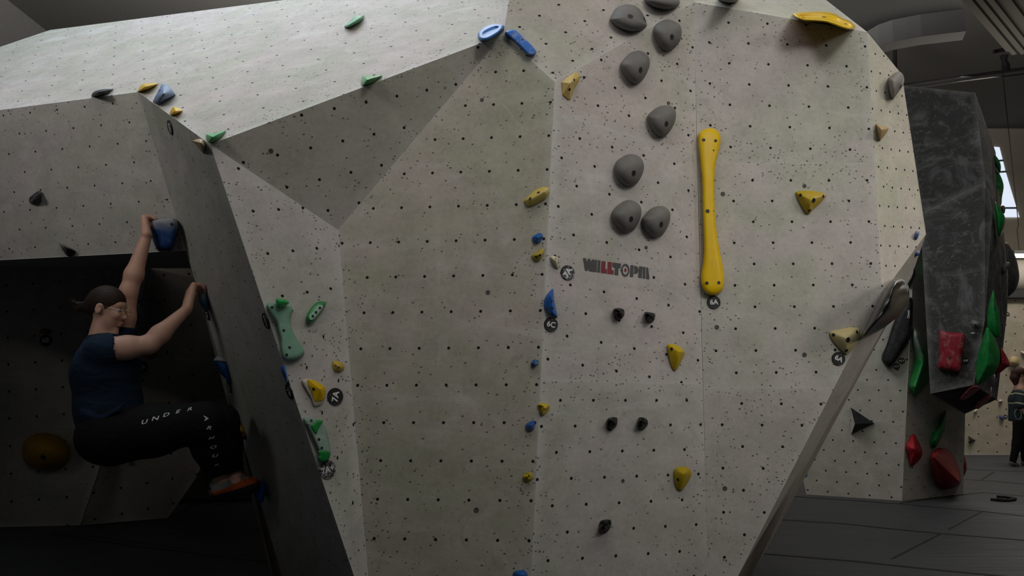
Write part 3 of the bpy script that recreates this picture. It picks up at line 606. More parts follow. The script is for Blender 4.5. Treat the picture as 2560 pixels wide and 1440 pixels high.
# ---------------------------------------------------------------- painted logo on the column
logo = empty('painted_logo', P1.hit(1540, 672)); tag(logo, 'grey and red stencilled WALLTOPIA lettering painted on the column face', 'logo')
lg, lr = plain('logo_grey_paint', (.075, .075, .078), .8), plain('logo_red_paint', (.22, .035, .045), .8)
cW = lambda p: c(1440, 630, 12.8, p)
def stroke(nm, pts, m, h=.0025): return mesh_obj(nm, [P1.hit(u, v, h) for u, v in cW(pts)], [tuple(range(len(pts)))], m, logo)
for nm, pts, m in [
 ('letter', [(225,192),(322,196),(340,330),(378,215),(455,218),(478,325),(512,235),(600,243),(520,618),(425,610),(395,530),(368,598),(290,590)], lg),
 ('letter', [(612,246),(675,250),(662,625),(610,632),(525,622)], lg), ('letter', [(700,262),(785,270),(768,650),(682,642)], lg),
 ('letter', [(820,285),(905,292),(950,305),(940,535),(990,545),(985,685),(795,655)], lr), ('letter', [(1020,312),(1150,325),(1142,570),(1210,580),(1200,710),(1005,688)], lr),
 ('letter', [(1170,335),(1445,368),(1430,515),(1362,512),(1352,738),(1235,722),(1245,485),(1172,472)], lg),
 ('letter', [(1745,418),(1845,425),(1832,795),(1725,788)], lg),
 ('letter', [(1862,440),(1940,452),(1992,510),(2000,620),(1950,685),(1860,690),(1862,600),(1885,570),(1862,530)], lg),
 ('letter', [(2025,455),(2140,470),(2105,825),(1990,810)], lg), ('letter', [(2150,472),(2225,482),(2215,845),(2135,832)], lg),
 ('letter', [(2250,490),(2308,495),(2355,868),(2245,850)], lg)]:
    stroke(nm, pts, m)
def arc(cx, cy, rx, ry, ri, a0, a1, m):
    V, n = [], 12
    for k in range(n+1):
        a = math.radians(a0+(a1-a0)*k/n)
        for s in (1, ri): V.append(P1.hit(1440+(cx+rx*s*math.cos(a))/12.8, 630+(cy+ry*s*math.sin(a))/12.8, .0025))
    mesh_obj('letter', V, [(2*k, 2*k+1, 2*k+3, 2*k+2) for k in range(n)], m, logo)
arc(1580, 580, 133, 208, .66, -87, 87, lg); arc(1580, 580, 133, 208, .66, 93, 267, lg); arc(1585, 575, 40, 62, .02, 0, 360, lr)
# ---------------------------------------------------------------- floor, hall
def mat_mat():
    t = NT('vinyl_mat'); ob = t.coord()
    mp = t.n('ShaderNodeMapping'); mp.inputs['Rotation'].default_value = (0, 0, .6); mp.inputs['Scale'].default_value = (.5, 3, 1); t.l(ob, mp.inputs[0])
    w = t.noise(mp.outputs[0], 1.2, 4, .55, .8); f = t.noise(ob, 60, 3)
    t.l(t.mix(t.noise(ob, .7, 4), (.043, .048, .056), (.062, .068, .077)), t.b.inputs['Base Color'])
    t.b.inputs['Roughness'].default_value = .55; t.b.inputs['Specular IOR Level'].default_value = .35
    t.bump(t.math('ADD', t.math('MULTIPLY', w, 1.0), t.math('MULTIPLY', f, .02)), .8, .05)
    return t.m
fl = box('floor', (-9, -7, -.3), (15, 19, 0), mat_mat()); tag(fl, 'dark grey vinyl landing mats covering the gym floor', kind='structure')
seam_m = plain('mat_seam', (.006, .006, .007), .8)
def seam(pts, w=.012):
    w *= 1.7
    P = [atz(u, v, .002) for u, v in pts]; V, Fc = [], []
    for i, p in enumerate(P):
        d = (P[min(i+1, len(P)-1)]-P[max(i-1, 0)]).normalized(); s = Vector((-d.y, d.x, 0))*w; V += [p-s, p+s]
    for i in range(len(P)-1): Fc.append((2*i, 2*i+1, 2*i+3, 2*i+2))
    mesh_obj('mat_seam', V, Fc, seam_m, fl)
seam([(1930,1236),(1984,1241),(2133,1251),(2254,1260),(2456,1278),(2570,1291)]); seam([(1940,1297),(1954,1299),(2114,1309.5),(2230,1322),(2352,1333.6),(2570,1351)])
seam([(1880,1381),(1909,1384),(2133,1402.5),(2330,1423),(2570,1446)]); seam([(2352,1334),(2229,1397)], .005); seam([(2456,1278),(2370,1324)], .004)
seam([(2250,1258),(2330,1246),(2408,1236),(2460,1231),(2570,1241)], .01); seam([(2400,1198),(2480,1202),(2570,1211)], .016); seam([(2484,1180),(2455,1199)], .008)
seam([(2410,1173),(2570,1179)], .02); seam([(2480,1157),(2570,1162)], .012)
seam([(124,1334),(270,1356),(430,1376),(560,1394),(700,1408)], .008); seam([(210,1338),(350,1357),(480,1374)], .006); seam([(500,1256),(560,1264),(660,1274)], .008)
seam([(0,1321),(200,1315),(420,1297),(500,1252),(660,1249)], .014)
strap = mesh_obj('mat_strap', *tube_mesh([atz(2478, 1249, .01), atz(2505, 1250, .02), atz(2520, 1252, .01), atz(2538, 1247, .02), atz(2515, 1243, .01), atz(2492, 1242, .01)], .018, 6), seam_m, None, True, atz(2500, 1250, 0))
tag(strap, 'small black strap loop lying on the far mats near the right margin', 'strap')
dark_ceil = plain('ceiling_paint', (.13, .128, .122), .9); wall_p = plain('hall_wall_paint', (.50, .45, .37), .9)
o = box('ceiling', (-9, -7, 8.0), (15, 19, 8.2), dark_ceil, kind='structure')
o = box('wall_back', (-9, 18.2, 0), (15, 18.4, 8), wall_p, kind='structure')
o = box('wall_left', (-9, -7, 0), (-8.8, 19, 8), dark_ceil, kind='structure')
o = box('wall_right', (14.8, -7, 0), (15, 19, 8), wall_p, kind='structure')
# far climbing wall
far = empty('climbing_wall', (7, 15.4, 0)); tag(far, 'low beige climbing wall far back behind the woman at the right margin', 'climbing wall')
FW = Plane(Vector((0, 15.3, 0)), Vector((1, 15.3, 0)), Vector((0, 15.3, 1)))
panel('face_panel', far, FW, [Vector((4, 15.3, 0)), Vector((14.7, 15.3, 0)), Vector((14.7, 15.3, 3.2)), Vector((4, 15.3, 3.2))],
      L((2446, 872), (2446, 872), (2492, 874), 1, (2446, 872), (2446, 914), 1), (.50, .45, .37), 31, stag=True, px=False, r=.016, pits=.4)
box('cap_rail', (4, 15.2, 3.2), (14.7, 15.45, 3.36), plain('dark_metal', (.05,.05,.05), .6), far)
duct_m = plain('duct_paint', (.55, .50, .43), .6)
dz = 1.1+(.1495+.0149*.9888)/(.9888-.0149*.1495)*15.9
o = mesh_obj('air_duct', *tube_mesh([(6, 15.9, dz), (9, 15.9, dz), (12, 15.9, dz), (14.7, 15.9, dz)], .37, 28), duct_m, None, True, (10, 15.9, dz)); tag(o, 'wide beige round air duct above the far beige wall', 'duct')
# window and tube lamp
wl = Plane(Vector((0, 18.17, 0)), Vector((1, 18.17, 0)), Vector((0, 18.17, 1)))
glow = plain('window_daylight', (.6, .65, .7), emit=(.72, .80, .93), es=.95)
o = mesh_obj('window_1', [wl.hit(*p) for p in [(2487,367),(2499,368),(2514,428),(2540,515),(2549,543),(2470,543),(2470,367)]], [tuple(range(7))], glow, None, False, wl.hit(2510, 480)); o['kind'] = 'structure'
fr = plain('window_frame', (.16, .17, .18), .5)
for a, b in (((2480,431),(2516,429)), ((2480,403),(2508,401)), ((2480,520),(2542,520))):
    p, q = wl.hit(*a, .03), wl.hit(*b, .03); mesh_obj('window_bar', *tube_mesh([p, q], .025, 6), fr, o)
lampm = plain('tube_glow', (1, 1, 1), emit=(1, .96, .9), es=14)
tl = empty('tube_lamp', at(2570, 640, 14.6)); tag(tl, 'hanging fluorescent tube lamp glowing at the right margin', 'lamp')
p = at(2537, 640, 14.6); mesh_obj('tube', *tube_mesh([p, p+Vector((1.5, 0, 0))], .035, 10), lampm, tl, True)
mesh_obj('housing', *tube_mesh([p+Vector((-.02, 0, .07)), p+Vector((1.52, 0, .07))], .045, 8), plain('lamp_housing', (.3,.3,.3), .5), tl, True)
mesh_obj('cable', *tube_mesh([p+Vector((.1, 0, .1)), p+Vector((.1, 0, .55)), p+Vector((.14, 0, .62)), p+Vector((.14, 0, 8-p.z))], .008, 6), seam_m, tl, True)
# ceiling soffit, dropped edge, ribbed beam
curve = [(2060,130),(2120,100),(2165,80),(2195,62),(2230,50),(2300,36),(2410,22)]
zs = 6.3; soff_m = plain('soffit_paint', (.11, .11, .11), .9)
cv = [atz(u, v, zs) for u, v in curve]; n_ = len(cv)
nearp = [Vector((p.x*.45, p.y*.45+.5, zs)) for p in cv]
beam = empty('ceiling_beam', cv[3]); tag(beam, 'dark curved ceiling soffit above the top right corner of the wall', 'ceiling beam'); beam['kind'] = 'structure'
mesh_obj('soffit', cv+[p for p in reversed(nearp)], [(i, i+1, 2*n_-2-i, 2*n_-1-i) for i in range(n_-1)], soff_m, beam)
mesh_obj('fascia', cv+[p-Vector((0, 0, .32)) for p in cv]+[p+Vector((.1, .25, -.32)) for p in cv], [(i, i+1, n_+i+1, n_+i) for i in range(n_-1)]+[(n_+i, n_+i+1, 2*n_+i+1, 2*n_+i) for i in range(n_-1)], soff_m, beam)
conc = plain('rough_concrete', (.08, .074, .064), .9)
rib = empty('ceiling_beam', atz(2500, 60, 6.0)); tag(rib, 'ribbed concrete ceiling beam in the top right corner', 'ceiling beam'); rib['kind'] = 'structure'
q0, q1 = atz(2392, -14, 6.0), atz(2516, 130, 6.0); q2, q3 = atz(2680, 118, 6.0), atz(2560, -60, 6.0)
mesh_obj('slab', [q0, q1, q2, q3]+[p+Vector((0, 0, .5)) for p in (q0, q1, q2, q3)], [(0,1,2,3),(7,6,5,4),(0,4,5,1),(1,5,6,2),(2,6,7,3),(3,7,4,0)], conc, rib)
for f in (.12, .26, .40, .62, .8):
    a, b = q0.lerp(q3, f), q1.lerp(q2, f); w_ = (q3-q0).normalized()*.03
    mesh_obj('rib', [a-w_, a+w_, b+w_, b-w_]+[p+Vector((0, 0, -.05)) for p in (a-w_, a+w_, b+w_, b-w_)], [(0,1,2,3),(7,6,5,4),(0,4,5,1),(1,5,6,2),(2,6,7,3),(3,7,4,0)], conc, rib)
a, b = at(2255, 214, 12.5), at(2600, 166, 12.5)
pr = empty('ceiling_pipe', a); tag(pr, 'thin dark pipe crossing the upper right corner under the ceiling', 'pipe')
mesh_obj('pipe', *tube_mesh([a, b], .03, 10), seam_m, pr, True); mesh_obj('cable', *tube_mesh([a+Vector((0,0,-.07)), b+Vector((0,0,-.10))], .014, 6), seam_m, pr, True)
h0, h1 = at(2511, 178, 12.5), at(2510, 140, 12.5)
mesh_obj('hanger', *tube_mesh([h0+Vector((.05,0,0)), h0.lerp(h1, .4)+Vector((.03, 0, 0)), h0.lerp(h1, .7), h1], [.05, .06, .045, .07], 10), seam_m, pr, True)
mesh_obj('clamp', *tube_mesh([at(2484,130,12.5), at(2500,126,12.5), at(2530,122,12.5), at(2545,119,12.5)], .035, 8), seam_m, pr, True)
for u, v0, v1 in ((2207, 78, 140), (2236, 70, 190)):
    o = mesh_obj('hanging_rod', *tube_mesh([at(u, v0, 13), at(u+2, v1, 13)], .035, 8), seam_m, None, True, at(u, v0, 13)); tag(o, 'thin dark rod hanging below the soffit, '+('left' if u < 2220 else 'right')+' one of two', 'rod', 'hanging rods')
# ---------------------------------------------------------------- second boulder (light prow)
g0, g1, g2 = atz(2255, 1252, 0), atz(2016, 1236, 0), atz(2408, 1235, 0)
st = at(2290, 575, 8.55)
PG1, PG2 = Plane(g0, g1, st), Plane(g0, g2, st)
prow = empty('climbing_wall', g0); tag(prow, 'pale grey prow shaped wall standing under the dark block at right', 'climbing wall')
gl = L((2037,1149), (2037,1149), (2138.7,1155.6), 2, (2037,1149), (2041.8,1201), 1)
panel('face_panel', prow, PG1, [(2016,1236),(2255,1252),(2262,1058),(2005,1046),(1990,1120)], gl, (.45,.44,.415), 41, stag=True, r=.011, pits=.2, edge_w=[0,.15,.25,0,0])
panel('face_panel', prow, PG1, [(1990,1120),(2005,1046),(2262,1058),(2284,655),(2300,540),(2120,540)], gl, (.46,.45,.425), 42, stag=True, r=.011, pits=.2, edge_w=[0,.25,.15,0,0,0])
panel('side_panel', prow, PG2, [(2255,1252),(2408,1235),(2414,1000),(2352,960),(2352,600),(2321,556),(2300,540),(2284,655)], L((2300,700),(2300,700),(2330,702),1,(2300,700),(2298,750),1), (.50,.48,.45), 43, r=.009, pits=.15, edge_w=[0]*8, stag=True)
# ---------------------------------------------------------------- dark block
blk = empty('climbing_wall', at(2400, 1000, 8.2)); tag(blk, 'tall dark charcoal wall block with chalk smears, right of the pale wall', 'climbing wall')
DKC = (.050, .051, .053)
def X(u, v, Y): return at(u, v, Y)
va, vb, vc, vd = X(2240,212,8.25), X(2438,232,7.9), X(2463,457,7.8), X(2300,536,8.15)
ve, vf, vg, vh = X(2326,984,8.05), X(2435,962,7.75), X(2481,527,7.8), X(2462,800,7.72)
vi, vj, vk, vl, vm, vn = X(2489,380,8.5), X(2497,545,8.5), X(2521,690,8.5), X(2518,780,8.45), X(2493,998,8.3), X(2412,1035,8.6)
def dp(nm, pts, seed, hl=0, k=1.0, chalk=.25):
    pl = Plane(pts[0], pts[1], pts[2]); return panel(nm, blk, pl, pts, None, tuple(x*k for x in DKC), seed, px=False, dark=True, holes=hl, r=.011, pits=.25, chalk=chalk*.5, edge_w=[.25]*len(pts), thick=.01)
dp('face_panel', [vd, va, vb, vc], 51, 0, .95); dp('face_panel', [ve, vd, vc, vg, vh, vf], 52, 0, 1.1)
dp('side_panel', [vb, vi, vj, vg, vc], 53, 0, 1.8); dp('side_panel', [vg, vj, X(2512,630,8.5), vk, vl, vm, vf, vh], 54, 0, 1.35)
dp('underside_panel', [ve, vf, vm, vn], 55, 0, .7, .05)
mesh_obj('hidden_panel', [va, vb, vi, vk, vm, vn, X(2330,984,10)], [(0,1,2,3,4,5,6)], back_m, blk)
cV = lambda p: c(2180, 680, 4.5, p); cS = lambda p: c(1960, 800, 3.273, p); cT = lambda p: c(2380, 360, 3.6, p); cU = lambda p: c(2380, 760, 3.43, p)
PD = Plane(vd, ve, vf); PDs = Plane(vf, vg, vm)
KU = vp(4.25, 2220, 770)
hold(PU, [(2232,698),(2255,697),(2266,706),(2272,720),(2274,735),(2271,752),(2262,770),(2251,786),(2235,800),(2213,817),(2185,834),(2150,848),(2176,793),(2204,738)], (2226,768), .12, '08090a', 'big glossy black ball hold with chalked top under the right edge', 'dome', chalk=.0, top=.75, rough=.22, tr=(.8, 1.05))
oo = hold(PG1, cV([(420,290),(445,295),(462,340),(460,500),(450,640),(430,750),(350,880),(270,1000),(200,1080),(150,1060),(105,970),(150,830),(250,540),(330,430)]), cV([(380,450),(210,950)]), .16, '101113', 'long black slab hold on the pale prow above two 6C+ tags', 'round', base=.03, chalk=.06, rough=.45)
hold(PG1, cV([(105,970),(150,830),(250,540),(258,545),(205,720),(125,965)]), cV([(170,790)])[0], .02, 'b9b9b9', 'pale edge strip', 'facet', False, parent=oo, base=.12, flat=True, chalk=.2)
TV, TF = text_geo('Cheeta', .036, .02); p, x, y = PG1.basis(*cV([(434,515)])[0])
mesh_obj('lettering', [p+y*a*.9-x*b*.9+PG1.n*.195 for a, b, _ in TV], TF, white_p, oo)
hold(PG1, cV([(480,-30),(485,20),(455,95),(420,175),(405,160),(400,130),(440,60)]), cV([(450,60)])[0], .1, '121315', 'narrow black hold between the ball hold and the pale prow', 'dome', chalk=.02)
hold(PG2, cV([(460,620),(490,615),(560,680),(640,780),(710,880),(745,950),(750,1010),(720,1110),(680,1190),(580,1300),(490,1400),(450,1350),(415,1270),(430,1190),(470,1050),(480,930),(460,840),(450,720)]), cV([(500,720),(600,980),(490,1290)]), .16, '12823a', 'tall twisted green hold with pale chalked upper half on the prow', 'pyr', chalk=.1, top=.7, rough=.5)
hold(PG2, c(1960,400,3.6,[(1300,680),(1330,658),(1385,690),(1390,750),(1403,850),(1395,950),(1370,1040),(1340,1050),(1308,1040),(1310,900),(1300,850),(1255,810),(1275,760)]), c(1960,400,3.6,[(1340,730),(1355,980)]), .14, '1f8a40', 'hooked green hold at the top of the prow beside the dark block', 'round', chalk=.35)
hold(PD, cV([(750,700),(765,665),(790,655),(880,680),(1000,685),(1045,720),(1040,820),(1010,960),(1005,1080),(970,1125),(900,1110),(760,1090),(745,1050),(755,900)]), cV([(880,760),(870,1000)]), .12, '8f1a2c', 'rectangular dark red hold on the charcoal block', 'round', chalk=.25, bolts=[(*cV([(878,967)])[0], .014)])
hold(PD, cV([(1105,560),(1140,540),(1200,555),(1222,590),(1205,635),(1150,640),(1110,600)]), cV([(1165,590)])[0], .09, '6a6c6e', 'small grey hold on the charcoal block right of the red one', 'dome', chalk=.4, bolts=[(*cV([(1165,600)])[0], .012)])
gtag(PD, *cV([(1138,687)])[0], '6B+', 'tiny black tag under the small grey hold', .03*1.0); gtag(PD, *cV([(1056,997)])[0], 'SUP', 'tiny black tag right of the dark red hold', .03)
gtag(PG1, *cV([(334,1000)])[0], '6C+', 'upper one of two overlapping black 6C+ tags', .036); gtag(PG1, *cV([(277,1062)])[0], '6C+', 'lower one of two overlapping black 6C+ tags', .036)
gB = 'green holds on the side of the dark block'
V1 = vp(8.6, 2500, 500); V1b = vp(8.4, 2495, 400); V1c = vp(7.85, 2500, 560)
hold(V1, cT([(345,150),(400,210),(430,270),(455,330),(465,390),(450,480),(440,550),(385,515),(370,420),(362,300)]), cT([(400,300),(420,460)]), .12, '11803a', 'upper green hold with chalky middle beside the bright window', 'dome', back=.12, chalk=.45)
hold(V1b, cT([(375,88),(420,140),(440,200),(430,262),(400,208),(372,150)]), cT([(405,170)])[0], .06, '0f6f33', 'dark green tip highest on the side of the dark block', 'dome', back=.06)
hold(V1c, cT([(385,528),(420,560),(465,630),(480,680),(470,750),(430,835),(410,800),(395,680)]), cT([(430,680)])[0], .1, '0a7d34', 'glossy green oval hold below the bright window', 'dome', back=.1, chalk=.05, rough=.25)
V2 = vp(7.7, 2480, 850)
hold(V2, [(2483,726),(2491,760),(2497,778),(2501,830),(2492,845),(2470,820),(2471,770)], (2485, 795), .08, '0b7a33', 'narrow green hold standing on top of the large green leaf hold', 'dome', back=.08, chalk=.1)
hold(PD, cU([(300,200),(340,240),(380,320),(408,400),(410,470),(395,540),(330,630),(235,690),(210,660),(205,560),(220,430),(260,300)]), cU([(310,330),(300,520)]), .2, '0e7d38', 'large green leaf shaped hold at the lower corner of the dark block', 'pyr', chalk=.12)
hold(vp(8.2, 2505, 900), cU([(415,375),(440,400),(480,470),(497,530),(470,545),(400,600),(365,605),(405,500)]), cU([(430,500)])[0], .1, '9c2032', 'red hold jutting out behind the large green leaf hold', 'pyr', back=.08, chalk=.3, bolts=[(*cU([(484,541)])[0], .025)])
PDu = Plane(ve, vf, vm)
hold(PDu, cU([(72,815),(110,760),(180,702),(238,712),(205,758),(110,820)]), cU([(160,760)])[0], .05, '8a1f30', 'red smeared hold on the dark underside, left one', 'round', base=.07, chalk=.5)
hold(PDu, cU([(195,870),(260,810),(330,782),(338,802),(290,850),(225,900)]), cU([(265,840)])[0], .05, '8a1f30', 'red smeared hold on the dark underside, right one', 'round', base=.07, chalk=.6)
for k, q in enumerate([[(353,610),(368,605),(370,630),(355,660)], [(328,720),(340,715),(342,745),(328,775)]]):
    hold(vp(7.9, 2482, 960), cU(q), cU([((q[0][0]+q[2][0])/2, (q[0][1]+q[2][1])/2)])[0], .03, 'd8d6d0', ['upper', 'lower'][k]+' tiny white foot chip on the corner of the dark block', 'dome', back=.03)
hold(vp(8.7, 2522, 680), cT([(480,885),(530,935),(575,1020),(600,1130),(605,1210),(580,1300),(540,1350),(490,1375),(440,1300),(430,1000)]), cT([(510,1120)])[0], .2, '4a4b4d', 'big dark grey disc hold sticking out behind the dark block', 'dome', back=.15, chalk=.15)
hold(vp(8.2, 2515, 665), cT([(440,1110),(480,1070),(515,1065),(522,1090),(500,1120),(485,1165),(455,1175),(440,1150)]), cT([(480,1110)])[0], .08, '6f7073', 'small pale grey knob in front of the dark grey disc', 'dome', back=.05, chalk=.2)
hold(vp(8.4, 2508, 525), cT([(445,558),(470,556),(479,580),(478,605),(468,628),(445,600)]), cT([(460,590)])[0], .05, '5f6063', 'small grey knob against the bright window', 'dome', back=.05)
# lower holds of the prow
o = hold(PG1, cS([(545,715),(740,845),(550,935)]), cS([(580,850)])[0], .16, '1b1c20', 'black pyramid volume with a white left flank on the prow', 'facet', False, flat=True, chalk=.02, sub=1)
o.data.materials.append(resin('cfccc4', .3)); 
for p_ in o.data.polygons:
    
    if p_.normal.dot(PG1.basis(2140, 1050)[1]) < -.35: p_.material_index = 1

hold(PG2, cS([(998,1040),(1020,985),(1040,945),(1070,938),(1095,985),(1130,1060),(1125,1120),(1080,1170),(1045,1200),(1030,1180),(1025,1130)]), cS([(1075,1060)])[0], .13, 'b01c2c', 'bright red blob hold low on the prow beside its corner', 'pyr', chalk=.05)
hold(PG2, cS([(1320,750),(1327,800),(1312,900),(1266,1005),(1232,1046),(1206,1044),(1197,1000),(1215,930),(1250,895)]), cS([(1300,850),(1240,980)]), .12, '0c7c34', 'curved green sickle hold low on the prow', 'pyr', chalk=.08)
hold(PG2, cS([(1200,1110),(1250,1055),(1310,1048),(1360,1075),(1410,1160),(1440,1250),(1447,1320),(1420,1360),(1330,1385),(1270,1375),(1230,1300),(1205,1200)]), cS([(1225,1125),(1435,1322)]), .3, '9a2028', 'huge dark red wedge volume at the foot of the prow', 'pyr', chalk=.05, sub=4)
hold(vp(9.1, 2410, 1170), cS([(1440,1050),(1480,1120),(1497,1200),(1482,1260),(1450,1310),(1420,1290),(1415,1170)]), cS([(1455,1200)])[0], .1, '96202a', 'red fin volume peeking out behind the huge red wedge', 'dome', back=.05)
hold(vp(4.9, 2013, 1187), cS([(158,1275),(162,1245),(185,1238),(194,1258),(190,1280),(170,1290)]), cS([(178,1260)])[0], .04, '2a6fb8', 'small blue hold at the lower underside edge of the wall', 'dome', back=.04)
# far wall holds
def farhold(pts, h, colr, lab, prof='dome', fn=cU): 
    o = fn(pts); cx = sum(p[0] for p in o)/len(o); cy = sum(p[1] for p in o)/len(o); hold(FW, o, (cx, cy), h, colr, lab, prof, chalk=.3)
farhold([(400,828),(420,820),(434,830),(425,842),(405,840)], .08, 'e6e2d8', 'small white hold on the far beige wall, upper of two')
farhold([(190,915),(205,903),(218,912),(205,935),(188,930)], .08, 'e6e2d8', 'small white hold on the far beige wall, lower of two')
farhold([(405,955),(430,960),(445,985),(430,998),(418,985)], .08, '2d56a0', 'small blue hold on the far beige wall beside its tag')
farhold([(590,405),(630,415),(640,440),(605,430)], .08, 'e6e2d8', 'white hold on the far beige wall above the woman')
farhold([(485,490),(510,450),(560,455),(578,490),(570,525),(530,535),(500,520)], .15, 'c9b684', 'pale yellow bun hold behind the woman head')
farhold([(510,1165),(545,1165),(548,1190),(525,1188)], .1, '16171a', 'small black hold behind the woman legs', 'dome')
o = hold(FW, cU([(140,1132),(202,1167),(143,1202),(158,1167)]), cU([(165,1167)])[0], .1, '17181b', 'small black arrow shaped volume low on the far beige wall', 'facet', False, flat=True, sub=1)
gtag(FW, *cU([(458,967)])[0], '6A', 'tiny black tag beside the blue hold on the far beige wall', .04); gtag(FW, *cU([(478,87)])[0], '5C', 'tiny black tag high on the far beige wall', .04)
# ---------------------------------------------------------------- people: signed distance modelling, then surface nets
KS = 1.13; RSG = KS
class SDF:
    def __init__(s, h, pad=.03, rs=None): s.rs = RSG if rs is None else rs; s.h = h; s.ops = []; s.lo = None; s.hi = None; s.pad = pad
    def _b(s, pts, r):
        for p in pts:
            for sg in (-1, 1):
                q = np.array(p)+sg*r
                s.lo = q if s.lo is None else np.minimum(s.lo, q); s.hi = q if s.hi is None else np.maximum(s.hi, q)
    def cap(s, a, b, ra, rb, k=.02, cut=0, flat=None):
        """tapered limb; cut=1 carves, flat=(w) flattens along a vector"""
        a, b = np.array(a, float), np.array(b, float); ra, rb = ra*s.rs, rb*s.rs
        if not cut: s._b((a, b), max(ra, rb))
        s.ops.append(('cap', a, b, ra, rb, k, cut)); return s
    def chain(s, pts, rs, k=.02):
        for i in range(len(pts)-1): s.cap(pts[i], pts[i+1], rs[i], rs[i+1], k)
        return s
    def ell(s, c_, ax, rad, k=.02, cut=0):
        c_ = np.array(c_, float); rad = [x*s.rs for x in rad]
        if not cut: s._b((c_,), max(rad))
        s.ops.append(('ell', c_, np.array([list(v) for v in ax], float), np.array(rad, float), k, cut)); return s
    def half(s, p, n): s.ops.append(('half', np.array(p, float), np.array(Vector(n).normalized(), float))); return s
    def mesh(s):
        h = s.h; lo = s.lo-s.pad; hi = s.hi+s.pad; nn = np.ceil((hi-lo)/h).astype(int)+1
        ax = [lo[i]+h*np.arange(nn[i]) for i in range(3)]
        D = np.full(nn, 1.0, np.float32)
        for op in s.ops:
            if op[0] == 'half':
                g = sum((ax[i].reshape([-1 if j == i else 1 for j in range(3)])-op[1][i])*op[2][i] for i in range(3)); D = np.maximum(D, g.astype(np.float32)); continue
            if op[0] == 'cap': a, b, R, k, cut = op[1], op[2], max(op[3], op[4]), op[5], op[6]; l, u = np.minimum(a, b)-R, np.maximum(a, b)+R
            else: R = max(op[3]); k, cut = op[4], op[5]; l, u = op[1]-R, op[1]+R
            m = k+3*h; i0 = np.clip(((l-m-lo)/h).astype(int), 0, nn-1); i1 = np.clip(((u+m-lo)/h).astype(int)+2, 1, nn)
            sl_ = tuple(slice(i0[i], i1[i]) for i in range(3))
            x, y, z = np.meshgrid(*[ax[i][i0[i]:i1[i]] for i in range(3)], indexing='ij')
            P = np.stack([x, y, z], -1)
            if op[0] == 'cap':
                ba = b-a; t = np.clip(((P-a)@ba)/max(ba@ba, 1e-9), 0, 1); d = np.linalg.norm(P-a-t[..., None]*ba, axis=-1)-(op[3]+(op[4]-op[3])*t)
            else:
                q = (P-op[1])@op[2].T; k0 = np.linalg.norm(q/op[3], axis=-1); k1 = np.linalg.norm(q/op[3]**2, axis=-1); d = k0*(k0-1)/np.maximum(k1, 1e-6)
            o = D[sl_]
            if cut: d = -d; hh = np.maximum(k-np.abs(o-d), 0)/k; D[sl_] = np.maximum(o, d)+hh*hh*k*.25
            else: hh = np.maximum(k-np.abs(o-d), 0)/k; D[sl_] = np.minimum(o, d)-hh*hh*k*.25
        # surface nets
        ins = D < 0; c8 = [ins[i:nn[0]-1+i, j:nn[1]-1+j, k:nn[2]-1+k] for i in (0, 1) for j in (0, 1) for k in (0, 1)]
        cnt = sum(q.astype(np.int8) for q in c8); act = (cnt > 0) & (cnt < 8)
        idx = -np.ones(act.shape, int); ii = np.argwhere(act); idx[act] = np.arange(len(ii))
        acc = np.zeros((len(ii), 3)); num = np.zeros(len(ii))
        cor = [(i, j, k) for i in (0, 1) for j in (0, 1) for k in (0, 1)]
        for p in cor:
            for a in range(3):
                if p[a]: continue
                q = list(p); q[a] = 1
                d0 = D[tuple((ii+np.array(p)).T)]; d1 = D[tuple((ii+np.array(q)).T)]; mk = (d0 < 0) != (d1 < 0)
                t = np.where(mk, d0/np.where(mk, d0-d1, 1), 0); pt = np.array(p, float)+0*ii; pt[:, a] += t
                acc += pt*mk[:, None]; num += mk
        V = lo+h*(ii+acc/num[:, None]); Fs = []
        for a in range(3):
            b, c_ = (a+1) % 3, (a+2) % 3
            s0 = [slice(None)]*3; s1 = [slice(None)]*3; s0[a] = slice(0, -1); s1[a] = slice(1, None)
            A, B = ins[tuple(s0)], ins[tuple(s1)]
            e = np.argwhere(A != B); e = e[(e[:, b] > 0) & (e[:, c_] > 0) & (e[:, b] < nn[b]-1) & (e[:, c_] < nn[c_]-1)]
            db = np.zeros(3, int); db[b] = 1; dc = np.zeros(3, int); dc[c_] = 1
            f = np.stack([idx[tuple((e-db-dc).T)], idx[tuple((e-dc).T)], idx[tuple(e.T)], idx[tuple((e-db).T)]], 1)
            fl_ = ~A[tuple(e.T)]; f[fl_] = f[fl_][:, ::-1]; Fs.append(f)
        return V, np.concatenate(Fs)
    def obj(s, name, mat, parent, smooth_it=2):
        V, Fc = s.mesh()
        o = mesh_obj(name, [Vector(v) for v in V], [tuple(int(x) for x in f) for f in Fc], mat, parent, True)
        md = o.modifiers.new('s', 'SMOOTH'); md.iterations = smooth_it; md.factor = .5
        return o
def frame(f, u):
    f = Vector(f).normalized(); u = Vector(u); u = (u-f*u.dot(f)).normalized(); s = f.cross(u); return f, u, s   # forward, up, side
def skin_mat():
    t = NT('skin'); ob = t.coord(); n = t.noise(ob, 14, 4)
    t.l(t.mix(n, (.54, .30, .215), (.64, .38, .28)), t.b.inputs['Base Color']); t.b.inputs['Roughness'].default_value = .5
    t.bump(t.noise(ob, 300, 2), .08, .001); return t.m
